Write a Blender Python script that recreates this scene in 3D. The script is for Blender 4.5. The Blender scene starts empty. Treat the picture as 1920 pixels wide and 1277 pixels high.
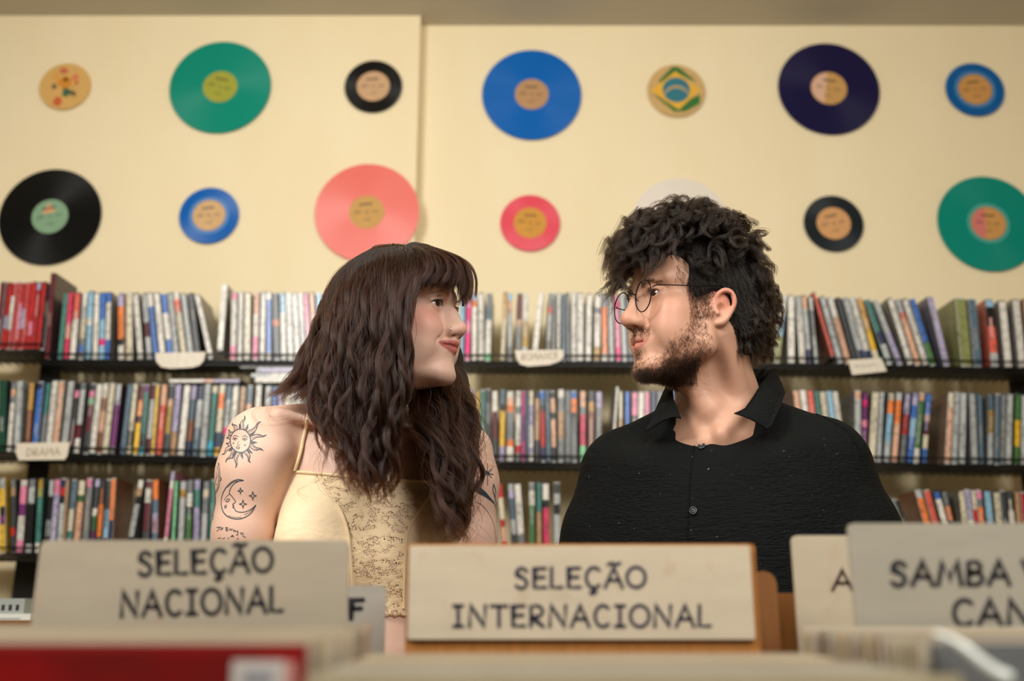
import bpy, math, random
import numpy as np
from mathutils import Vector, Matrix, noise as mnoise
from mathutils.bvhtree import BVHTree
random.seed(7); rng = np.random.default_rng(7)
S = bpy.context.scene; COL = S.collection
# ------------------------------------------------------------ camera, light, exposure
F = 1867.0; TH = math.radians(15.0); H = 1.10
cam_d = bpy.data.cameras.new('camera'); cam = bpy.data.objects.new('camera', cam_d); COL.objects.link(cam)
cam.location = (0, 0, H); cam.rotation_euler = (math.pi/2 + TH, 0, 0)
cam_d.sensor_width = 36.0; cam_d.lens = F/1920*36.0; cam_d.clip_start = .02
cam_d.dof.use_dof = True; cam_d.dof.focus_distance = 1.46; cam_d.dof.aperture_fstop = 2.4
S.camera = cam
S.view_settings.view_transform = 'Standard'; S.view_settings.look = 'None'
S.view_settings.gamma = 1.0; S.view_settings.exposure = 0.15; S.view_settings.use_curve_mapping = False
w = bpy.data.worlds.new('world'); S.world = w; w.use_nodes = True
w.node_tree.nodes['Background'].inputs[0].default_value = (1.0, .93, .82, 1)
w.node_tree.nodes['Background'].inputs[1].default_value = 0.045
def area(name, loc, target, size, power, col=(1, .95, .88), sy=None):
    l = bpy.data.lights.new(name, 'AREA'); l.energy = power; l.color = col
    l.shape = 'RECTANGLE'; l.size = size; l.size_y = sy or size
    o = bpy.data.objects.new(name, l); COL.objects.link(o); o.location = loc
    o.rotation_euler = (Vector(target)-Vector(loc)).to_track_quat('-Z', 'Y').to_euler(); return o
area('key_softbox', (-1.05, .20, 2.48), (-.05, 1.8, 1.40), .6, 34, (1, .965, .91))
area('fill_softbox', (.75, -.15, 2.30), (-.05, 1.7, 1.35), .8, 25, (1, .96, .91))
area('shop_tube_light', (0, .9, 2.84), (0, 2.4, .6), 2.2, 12, (1, .96, .90), .35)

def P(px, py, Y):
    """the point at horizontal distance Y that the photograph shows at pixel px, py"""
    dx = (px-960)/F; dy = (638.5-py)/F
    y = math.cos(TH)-dy*math.sin(TH); z = math.sin(TH)+dy*math.cos(TH)
    return Vector((dx/y*Y, Y, H+z/y*Y))
def srgb(c):
    c = np.asarray(c, float)/255.0
    return tuple(float(v) for v in np.where(c <= .04045, c/12.92, ((c+.055)/1.055)**2.4))
# ------------------------------------------------------------ node helpers
def mat(name, col=(200, 200, 200), rough=.6, **kw):
    m = bpy.data.materials.new(name); m.use_nodes = True
    b = m.node_tree.nodes['Principled BSDF']
    b.inputs['Base Color'].default_value = (*srgb(col), 1); b.inputs['Roughness'].default_value = rough
    for k, v in kw.items():
        b.inputs[k.replace('_', ' ')].default_value = v
    return m
def N(m, t, **kw):
    n = m.node_tree.nodes.new(t)
    for k, v in kw.items(): setattr(n, k, v)
    return n
def L(m, a, b): m.node_tree.links.new(a, b)
def bsdf(m): return m.node_tree.nodes['Principled BSDF']
def coords(m, scale=(1, 1, 1), space='Object'):
    tc = N(m, 'ShaderNodeTexCoord'); mp = N(m, 'ShaderNodeMapping'); mp.inputs['Scale'].default_value = scale
    L(m, tc.outputs[space], mp.inputs[0]); return mp.outputs[0]
def noise_n(m, vec, scale, detail=3, rough=.5):
    n = N(m, 'ShaderNodeTexNoise'); n.inputs['Scale'].default_value = scale
    n.inputs['Detail'].default_value = detail; n.inputs['Roughness'].default_value = rough
    L(m, vec, n.inputs['Vector']); return n.outputs['Fac']
def ramp(m, fac, stops):
    r = N(m, 'ShaderNodeValToRGB'); el = r.color_ramp.elements
    while len(el) < len(stops): el.new(.5)
    for e, (p, c) in zip(el, stops): e.position = p; e.color = (*c, 1)
    L(m, fac, r.inputs[0]); return r.outputs[0]
def bump(m, h, strength=.3, dist=.001, normal=None):
    b = N(m, 'ShaderNodeBump'); b.inputs['Strength'].default_value = strength; b.inputs['Distance'].default_value = dist
    L(m, h, b.inputs['Height'])
    if normal is not None: L(m, normal, b.inputs['Normal'])
    L(m, b.outputs[0], bsdf(m).inputs['Normal']); return b.outputs[0]
def mix(m, fac, a, b, blend='MIX'):
    x = N(m, 'ShaderNodeMix', data_type='RGBA', blend_type=blend)
    for i, v in ((0, fac), (6, a), (7, b)):
        if hasattr(v, 'is_linked') or hasattr(v, 'links'): L(m, v, x.inputs[i])
        else: x.inputs[i].default_value = v if i == 0 else (*v, 1)
    return x.outputs[2]
# ------------------------------------------------------------ object helpers
def tag(o, label=None, cat=None, group=None, kind=None):
    for k, v in (('label', label), ('category', cat), ('group', group), ('kind', kind)):
        if v: o[k] = v
    return o
def empty(name, loc=(0, 0, 0), label=None, cat=None, group=None):
    o = bpy.data.objects.new(name, None); COL.objects.link(o); o.location = loc; o.empty_display_size = .02
    return tag(o, label, cat, group)
def mesh(name, vs, fs, m=None, parent=None, smooth=False, cols=None, mats=None, fmat=None):
    me = bpy.data.meshes.new(name)
    me.from_pydata([tuple(v) for v in vs], [], fs); me.update()
    if m: me.materials.append(m)
    if mats:
        for q in mats: me.materials.append(q)
        me.polygons.foreach_set('material_index', fmat)
    if smooth: me.polygons.foreach_set('use_smooth', [True]*len(me.polygons))
    if cols is not None:
        a = me.color_attributes.new('Col', 'FLOAT_COLOR', 'CORNER')
        buf = []
        for p, c in zip(me.polygons, cols): buf += [*c, 1.0]*p.loop_total
        a.data.foreach_set('color', buf)
    o = bpy.data.objects.new(name, me); COL.objects.link(o)
    if parent: o.parent = parent
    return o
class MB:
    """collects boxes, tubes and discs into one mesh"""
    def __init__(s): s.v = []; s.f = []; s.c = []
    def add(s, vs, fs, c=None):
        n = len(s.v); s.v += [tuple(v) for v in vs]; s.f += [tuple(i+n for i in f) for f in fs]
        s.c += [c or (1, 1, 1)]*len(fs); return s
    def box(s, lo, hi, c=None, M=None):
        x0, y0, z0 = lo; x1, y1, z1 = hi
        vs = [Vector(p) for p in ((x0, y0, z0), (x1, y0, z0), (x1, y1, z0), (x0, y1, z0), (x0, y0, z1), (x1, y0, z1), (x1, y1, z1), (x0, y1, z1))]
        if M: vs = [M @ v for v in vs]
        return s.add(vs, [(0, 3, 2, 1), (4, 5, 6, 7), (0, 1, 5, 4), (1, 2, 6, 5), (2, 3, 7, 6), (3, 0, 4, 7)], c)
    def tube(s, pts, r, n=6, c=None, caps=True):
        pts = [Vector(p) for p in pts]; rs = r if hasattr(r, '__len__') else [r]*len(pts)
        up = Vector((0, 0, 1)); vs = []; prev = None
        for i, p in enumerate(pts):
            t = (pts[min(i+1, len(pts)-1)]-pts[max(i-1, 0)]).normalized()
            a = prev if prev is not None else (up if abs(t.z) < .9 else Vector((1, 0, 0)))
            a = (a-t*a.dot(t))
            if a.length < 1e-6: a = t.orthogonal()
            a.normalize(); b = t.cross(a); prev = a
            for k in range(n):
                q = 2*math.pi*k/n; vs.append(p+(a*math.cos(q)+b*math.sin(q))*rs[i])
        fs = [(i*n+k, i*n+(k+1) % n, (i+1)*n+(k+1) % n, (i+1)*n+k) for i in range(len(pts)-1) for k in range(n)]
        if caps: fs += [tuple(range(n))[::-1], tuple((len(pts)-1)*n+k for k in range(n))]
        return s.add(vs, fs, c)
    def prism(s, poly, y0, y1, c=None, M=None):
        """polygon in x, z extruded along y"""
        n = len(poly); vs = [Vector((x, y0, z)) for x, z in poly]+[Vector((x, y1, z)) for x, z in poly]
        if M: vs = [M @ v for v in vs]
        return s.add(vs, [tuple(range(n)), tuple(range(n, 2*n))[::-1]]+[(i, i+n, (i+1) % n+n, (i+1) % n) for i in range(n)], c)
    def build(s, name, m, parent=None, smooth=False, cols=False):
        return mesh(name, s.v, s.f, m, parent, smooth, s.c if cols else None)
def catmull(pts, n=6):
    pts = [Vector(p) for p in pts]; q = [pts[0]*2-pts[1]]+pts+[pts[-1]*2-pts[-2]]; out = []
    for i in range(1, len(q)-2):
        for k in range(n):
            t = k/n; a, b, c, d = q[i-1:i+3]
            out.append(.5*((2*b)+(c-a)*t+(2*a-5*b+4*c-d)*t*t+(3*b-a-3*c+d)*t**3))
    return out+[pts[-1]]
# ------------------------------------------------------------ the setting
DW, DL = 2.80, 2.745        # the wall right of the corner and the part left of it that stands proud
ZC = H+2.80*math.tan(math.radians(32.55))
m_wall = mat('yellow_stucco', (236, 214, 158), .85)
v = coords(m_wall, (1, 1, .22)); n1 = noise_n(m_wall, v, 260, 4, .6); n2 = noise_n(m_wall, coords(m_wall, (1, 1, .4)), 7, 3)
L(m_wall, mix(m_wall, n2, srgb((240, 222, 180)), srgb((246, 231, 194))), bsdf(m_wall).inputs['Base Color'])
bump(m_wall, n1, .6, .0015)
m_ceil = mat('ceiling_paint', (196, 188, 170), .9); bump(m_ceil, noise_n(m_ceil, coords(m_ceil), 90), .2)
m_floor = mat('floor_tile', (150, 140, 125), .5)
L(m_floor, ramp(m_floor, noise_n(m_floor, coords(m_floor), 6), [(0, srgb((130, 120, 105))), (1, srgb((170, 160, 145)))]), bsdf(m_floor).inputs['Base Color'])
xc = P(781, 300, DL).x
tag(MB().box((xc, DW, 0), (3.2, DW+.15, ZC)).build('wall_back', m_wall), kind='structure')
b = MB().box((-3.2, DL, 0), (xc, DW+.15, ZC)); tag(b.build('wall_back_left', m_wall), kind='structure')
tag(MB().box((-3.2, -2.5, ZC), (3.2, DW+.15, ZC+.1)).build('ceiling', m_ceil), kind='structure')
tag(MB().box((-3.2, -2.5, -.1), (3.2, DW+.15, 0)).build('floor', m_floor), kind='structure')
tag(MB().box((-3.3, -2.5, 0), (-3.2, DW+.15, ZC)).build('wall_left', m_wall), kind='structure')
tag(MB().box((3.2, -2.5, 0), (3.3, DW+.15, ZC)).build('wall_right', m_wall), kind='structure')
# ------------------------------------------------------------ records on the wall
def vinyl_mat(name, col, rough=.3, alpha=1):
    m = mat(name, col, rough); b = bsdf(m)
    b.inputs['Anisotropic'].default_value = .75; b.inputs['Specular IOR Level'].default_value = .38
    t = N(m, 'ShaderNodeTangent', direction_type='RADIAL', axis='Z'); L(m, t.outputs[0], b.inputs['Tangent'])
    tc = N(m, 'ShaderNodeTexCoord'); ln = N(m, 'ShaderNodeVectorMath', operation='LENGTH'); L(m, tc.outputs['Object'], ln.inputs[0])
    cb = N(m, 'ShaderNodeCombineXYZ'); L(m, ln.outputs['Value'], cb.inputs[0])
    nz = noise_n(m, cb.outputs[0], 420, 2); bump(m, nz, .25, .0004); return m
def disc(mb, r0, r1, z0, z1, n=64, c=None, sx=1):
    vs = []; fs = []
    for r, z in ((r0, z0), (r0, z1), (r1, z1), (r1, z0)):
        vs += [(r*math.cos(2*math.pi*k/n), r*math.sin(2*math.pi*k/n), z) for k in range(n)]
    for q in range(4):
        a, b2 = q*n, ((q+1) % 4)*n
        fs += [(a+k, b2+k, b2+(k+1) % n, a+(k+1) % n) for k in range(n)]
    mb.add(vs, fs, c)
def poly_plate(name, pts, z0, z1, m, parent):
    n = len(pts); vs = [(x, y, z0) for x, y in pts]+[(x, y, z1) for x, y in pts]
    return mesh(name, vs, [tuple(range(n))[::-1], tuple(range(n, 2*n))]+[(i, (i+1) % n, n+(i+1) % n, n+i) for i in range(n)], m, parent)
def blot(r, cx, cy, n=10, j=.35): return [(cx+r*(1+random.uniform(-j, j))*math.cos(2*math.pi*k/n), cy+r*(1+random.uniform(-j, j))*math.sin(2*math.pi*k/n)) for k in range(n)]
def paper(col): 
    m = mat('record_label_paper', col, .65)
    L(m, mix(m, noise_n(m, coords(m), 60, 2), srgb(col), srgb([c*.86 for c in col])), bsdf(m).inputs['Base Color']); return m
ink = mat('dark_print', (60, 50, 40), .6)
DISCS = [
 (122, 162, 48, None, (232, 184, 104), .0, 'small orange disc printed with red and green picture, top left of the wall'),
 (413, 163, 95, (0, 140, 118), (172, 172, 50), .34, 'large green record with olive centre, second in the upper row'),
 (700, 162, 54, (12, 13, 14), (214, 172, 128), .57, 'small black record with tan centre, left of the wall corner'),
 (94, 406, 96, (10, 13, 15), (140, 178, 142), .355, 'large black record with pale green centre above the red cases'),
 (392, 404, 56, (8, 96, 180), (226, 184, 128), .55, 'small blue record with tan centre, lower row between black and coral records'),
 (688, 398, 98, (236, 116, 104), (214, 164, 86), .34, 'large coral record just above the woman, overlapping the wall corner'),
 (997, 177, 93, (0, 98, 182), (196, 150, 100), .34, 'large bright blue record right of the wall corner'),
 (1268, 170, 54, None, (218, 178, 112), .0, 'small tan disc with green, yellow and blue flag print'),
 (1554, 166, 95, (20, 16, 62), (214, 164, 92), .355, 'large dark navy record with tan centre, upper row'),
 (1828, 168, 55, (0, 92, 158), (220, 160, 84), .57, 'small blue record with orange centre, top right end of the wall'),
 (994, 418, 56, (228, 66, 84), (222, 156, 48), .55, 'small red record with yellow centre between the two people'),
 (1276, 420, 92, (232, 222, 208), (226, 214, 196), .34, 'large cream white record half hidden behind the man\'s curls'),
 (1563, 419, 56, (26, 36, 40), (226, 168, 108), .57, 'small charcoal record with tan centre right of the man\'s head'),
 (1853, 419, 95, (0, 138, 120), (220, 160, 84), .345, 'large teal translucent record cut by the right edge'),
]
for i, (cx, cy, hw, vc, lc, lr, lab) in enumerate(DISCS):
    D = (DL if cx < 780 else DW)-.007
    p = P(cx, cy, D); zc = math.cos(TH)*D+math.sin(TH)*(p.z-H); r = hw*zc/F
    t = empty('vinyl_record', p, lab, 'record', 'records on the yellow wall'); 
    t.rotation_euler = (Matrix.Rotation(math.pi/2, 3, 'X') @ Matrix.Rotation(random.uniform(-.25, .25) if vc else 0, 3, 'Z')).to_euler()
    b = MB(); disc(b, .0035, r, -.001, .001)
    if vc is None:
        d = b.build('picture_disc', paper(lc), t)
        if i == 0:
            for c, pts in (((206, 96, 50), blot(.016, -.018, -.05)), ((200, 100, 70), blot(.012, -.01, .052)), ((214, 140, 40), blot(.02, 0, .012)), ((60, 100, 70), blot(.014, .006, -.022)),
                           ((90, 80, 60), blot(.008, -.032, 0)), ((110, 96, 60), blot(.01, .028, -.024)), ((196, 96, 60), blot(.008, .034, .012)), ((80, 96, 80), blot(.007, 0, .022)),
                           ((220, 120, 80), blot(.01, .03, .03)), ((220, 160, 70), blot(.012, -.03, .03))):
                poly_plate('print', pts, .001, .0016, mat('disc_print', c, .6), d)
        else:
            q = r
            poly_plate('print', [(-.62*q, .35*q), (-.1*q, .92*q), (.12*q, .9*q), (.7*q, .36*q), (.5*q, .4*q), (0, .72*q), (-.5*q, .3*q)], .001, .0014, mat('green_print', (44, 110, 40), .6), d)
            poly_plate('print', [(-.86*q, -.1*q), (-.1*q, -.82*q), (.3*q, -.8*q), (.8*q, -.5*q), (.82*q, -.15*q), (.5*q, -.3*q), (0, -.7*q), (-.6*q, -.25*q)], .001, .0014, mat('green_print', (44, 110, 40), .6), d)
            poly_plate('print', [(-.88*q, 0), (0, .74*q), (.82*q, .02*q), (.05*q, -.74*q)], .001, .0018, mat('yellow_print', (232, 176, 44), .6), d)
            poly_plate('print', [(.48*q*math.cos(a*.2094), .02*q+.48*q*math.sin(a*.2094)) for a in range(30)], .001, .0022, mat('blue_print', (36, 116, 130), .6), d)
            arc = [(.47*q*math.cos(a), .02*q-.35*q+.52*q*math.sin(a)) for a in np.linspace(.35, 2.8, 12)]
            poly_plate('print', arc+[(x, y-.1*q) for x, y in arc[::-1]], .001, .0026, mat('cream_print', (190, 160, 110), .6), d)
    else:
        d = b.build('vinyl', vinyl_mat('vinyl_'+str(vc[0]), vc), t)
        b = MB(); rl = r*lr; disc(b, .0032, rl, .0008, .0016, 40); lb = b.build('centre_label', paper(lc), t)
        if cx in (1554, 1853):
            poly_plate('print', [(rl*.95*math.cos(a), rl*.95*math.sin(a)) for a in np.linspace(1.75, 4.53, 14)], .0016, .0018, mat('label_print', (222, 178, 150) if cx == 1554 else (214, 120, 110), .6), lb)
        if cx == 94: poly_plate('print', [(-.022, .012), (.018, .012), (0, .042)], .0016, .0018, mat('label_print', (226, 160, 110), .6), lb)
        if cx != 1276:
            k = rl/.05
            for (x0, y0, x1, y1) in ((-.036, -.001, -.016, .001), (-.034, .005, -.018, .0065), (.014, -.001, .034, .001), (-.020, .022, .018, .0265), (-.012, -.024, .010, -.022), (-.0022, -.0022, .0022, .0022)):
                poly_plate('print', [(x0*k, y0*k), (x1*k, y0*k), (x1*k, y1*k), (x0*k, y1*k)], .0016, .0019, ink, lb)
        if cx in (392, 1853, 1828):
            b = MB(); disc(b, rl*1.07, rl*1.2, .0009, .0012, 40); b.build('run_out_ring', mat('clear_run_out', tuple(min(255, int(c*.6+90)) for c in vc), .25), t)
# ------------------------------------------------------------ wire rack
m_black = mat('black_enamel', (14, 14, 14), .45); m_wire = mat('black_wire', (22, 22, 22), .35, Metallic=.4)
YF = 2.56
ROW = [([0, 80, 81, 1200, 1560, 1920], [656, 656, 674.5, 678, 683, 690]),
       ([0, 440, 950, 1230, 1500, 1920], [848, 857, 866, 868, 866, 873]),
       ([0, 1000, 1500, 1920], [1038, 1046, 1054, 1064])]
def rowz(r, px): return P(px, float(np.interp(px, *ROW[r])), YF).z
rack = empty('wire_rack', (0, YF+.07, 0), 'long black wire rack of film cases along the yellow wall', 'rack')
def X(px, py=700): return P(px, py, YF).x
for a0, a1, nm in ((-70, 79, 0), (81, 1440, 1), (1441, 1990, 2)):
    for r in range(3):
        xs_ = [a0]+[q for q in ROW[r][0] if a0+4 < q < a1-4]+[a1]
        if nm == 0: zs = [rowz(r, 0)]*2; xs_ = [a0, a1]
        elif nm == 1 and r == 0: xs_ = [a0, 1200, a1]; zs = [rowz(0, 90), rowz(0, 1200), rowz(0, a1)]
        else: zs = [rowz(r, min(q, 1920)) for q in xs_]
        pts = [(X(q, [660, 860, 1040][r]), z) for q, z in zip(xs_, zs)]; oy = -YF-.07
        b = MB()
        for (xa, za), (xb_, zb_) in zip(pts, pts[1:]):
            vs = [(x, y+oy, z+dz) for x, z in ((xa, za), (xb_, zb_)) for y, dz in ((YF-.006, -.002), (YF+.128, -.002), (YF+.128, -.006), (YF-.006, -.006))]
            b.add(vs, [(0, 1, 2, 3), (7, 6, 5, 4)]+[(k, 4+k, 4+(k+1) % 4, (k+1) % 4) for k in range(4)])
        sh = b.build('shelf', m_black, rack)
        for dz in (.015, -.004, -.014): MB().tube([(x, YF-.009+oy, z+dz) for x, z in pts], .0022).build('front_rail', m_wire, sh)
        b = MB(); x0, x1 = pts[0][0], pts[-1][0]; nx = int((x1-x0)/.022)
        for k in range(nx+1):
            x = x0+(x1-x0)*k/nx; z = float(np.interp(x, [q[0] for q in pts], [q[1] for q in pts]))
            b.tube([(x, YF-.009+oy, z-.014), (x, YF+.05+oy, z-.015-random.random()*.002), (x, YF+.125+oy, z-.013)], .0016, 4)
        o = b.build('cross_wire', m_wire, sh); o['kind'] = 'stuff'
m_bolt = mat('bolt_steel', (120, 120, 118), .3, Metallic=1.0)
for px in (47, 1452, 1960):
    x = X(px); b = MB()
    zt = rowz(0, max(0, min(1920, px)))+(.06 if px > 100 else 0)-.004
    b.box((x-.027, .065, 0), (x+.027, .075, zt)); po = b.build('upright', m_black, rack)
    for k in range(10):
        z = .15+k*.16
        if z < zt-.02: MB().tube([(x, .065, z), (x, .0625, z)], .006, 10).build('bolt', m_bolt, po)
# ------------------------------------------------------------ film cases
PAL = dict(wh=(232, 228, 216), cr=(222, 212, 184), lg=(186, 190, 188), gy=(128, 132, 132), dg=(64, 68, 70), bk=(16, 18, 20), rd=(200, 40, 40), cm=(216, 64, 100),
           pk=(236, 140, 170), hp=(238, 40, 130), sa=(232, 104, 84), ov=(244, 134, 62), ye=(238, 190, 40), mu=(186, 150, 66), gn=(74, 120, 64), mi=(134, 212, 156),
           te=(70, 130, 120), tq=(50, 170, 196), lb=(150, 196, 222), bl=(64, 116, 196), nv=(38, 48, 88), sb=(92, 116, 132), pu=(120, 48, 116), lv=(178, 170, 202),
           mr=(100, 32, 44), br=(140, 84, 56), tn=(188, 150, 110), pe=(228, 178, 146), gd=(206, 160, 86), dn=(16, 72, 54), ol=(150, 156, 96), mg=(190, 60, 130))
CN = dict(wh='white', cr='cream', lg='pale grey', gy='grey', dg='charcoal', bk='black', rd='red', cm='crimson', pk='pink', hp='hot pink', sa='salmon', ov='orange', ye='yellow',
          mu='mustard', gn='green', mi='mint', te='teal', tq='turquoise', lb='light blue', bl='blue', nv='navy', sb='steel blue', pu='purple', lv='lavender', mr='maroon',
          br='brown', tn='tan', pe='peach', gd='gold', dn='dark green', ol='olive', mg='magenta')
m_case = mat('printed_case', (200, 200, 200), .38, Coat_Weight=.22, Coat_Roughness=.2)
vc = N(m_case, 'ShaderNodeVertexColor', layer_name='Col')
oi = N(m_case, 'ShaderNodeObjectInfo'); tc = N(m_case, 'ShaderNodeTexCoord'); ad = N(m_case, 'ShaderNodeVectorMath', operation='ADD')
sc = N(m_case, 'ShaderNodeMath', operation='MULTIPLY'); sc.inputs[1].default_value = 40; L(m_case, oi.outputs['Random'], sc.inputs[0])
L(m_case, tc.outputs['Object'], ad.inputs[0]); L(m_case, sc.outputs[0], ad.inputs[1])
nn = noise_n(m_case, ad.outputs[0], 95, 3, .65)
c1 = ramp(m_case, nn, [(.38, (.25, .24, .24)), (.5, (1, 1, 1)), (.62, (1, 1, 1)), (.74, (.5, .47, .45))])
L(m_case, mix(m_case, .55, vc.outputs[0], mix(m_case, 1.0, vc.outputs[0], c1, 'MULTIPLY')), bsdf(m_case).inputs['Base Color'])
ORD = 'first second third fourth fifth sixth seventh eighth ninth tenth eleventh twelfth thirteenth fourteenth fifteenth sixteenth seventeenth eighteenth nineteenth'.split()
TENS = {20: 'twent', 30: 'thirt', 40: 'fort', 50: 'fift'}
def ordinal(n):
    if n < 20: return ORD[n-1]
    t, u = n//10*10, n % 10
    return TENS[t]+'ieth' if u == 0 else TENS[t]+'y-'+ORD[u-1]
def case_mesh(w, h, d, spec):
    parts = []
    for s in spec.split(','):
        k = s[:2]; parts.append((k, float(s[2:] or 1)))
    tot = sum(p[1] for p in parts); col0 = srgb(PAL[max(parts, key=lambda p: p[1])[0]])
    shell = srgb((20, 22, 24)) if random.random() < .45 else srgb((200, 204, 200)) if random.random() < .7 else srgb((90, 94, 96))
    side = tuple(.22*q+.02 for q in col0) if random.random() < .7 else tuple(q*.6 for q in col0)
    hw = w/2; r = min(.003, hw*.45); b = MB()
    prof = [(-hw+r, 0), (hw-r, 0), (hw-.25*r, .3*r), (hw, r), (hw, d), (-hw, d), (-hw, r), (-hw+.25*r, .3*r)]
    n = len(prof); vs = [(x, y, z) for z in (0, h) for x, y in prof]
    b.add(vs, [tuple(range(n))[::-1], tuple(range(n, 2*n))], shell)
    for i in range(n):
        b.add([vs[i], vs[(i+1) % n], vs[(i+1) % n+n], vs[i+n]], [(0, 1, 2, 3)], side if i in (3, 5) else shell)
    z = h-.003; zt = h-.006
    for k, wt in parts:
        z2 = z-zt*wt/tot; c = srgb(np.array(PAL[k])*random.uniform(.93, 1.04)*1.0)
        c = tuple(min(1, q) for q in c)
        b.box((-hw+.0007, -.0006, z2), (hw-.0007, .0002, z), c); z = z2
    if random.random() < .7:      # a lighter or darker title block on the spine
        zc = random.uniform(.3, .7)*h; hh = random.uniform(.012, .04); g = random.choice(((225, 225, 220), (30, 30, 34), (200, 180, 150)))
        k = parts[0][0]
        g = (60, 60, 66) if k in ('wh', 'cr', 'lg') else g
        b.box((-hw*.35, -.0009, zc-hh), (hw*.25, -.0005, zc+hh), tuple(a*.6+q*.4 for a, q in zip(col0, srgb(g))))
    return b
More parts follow.
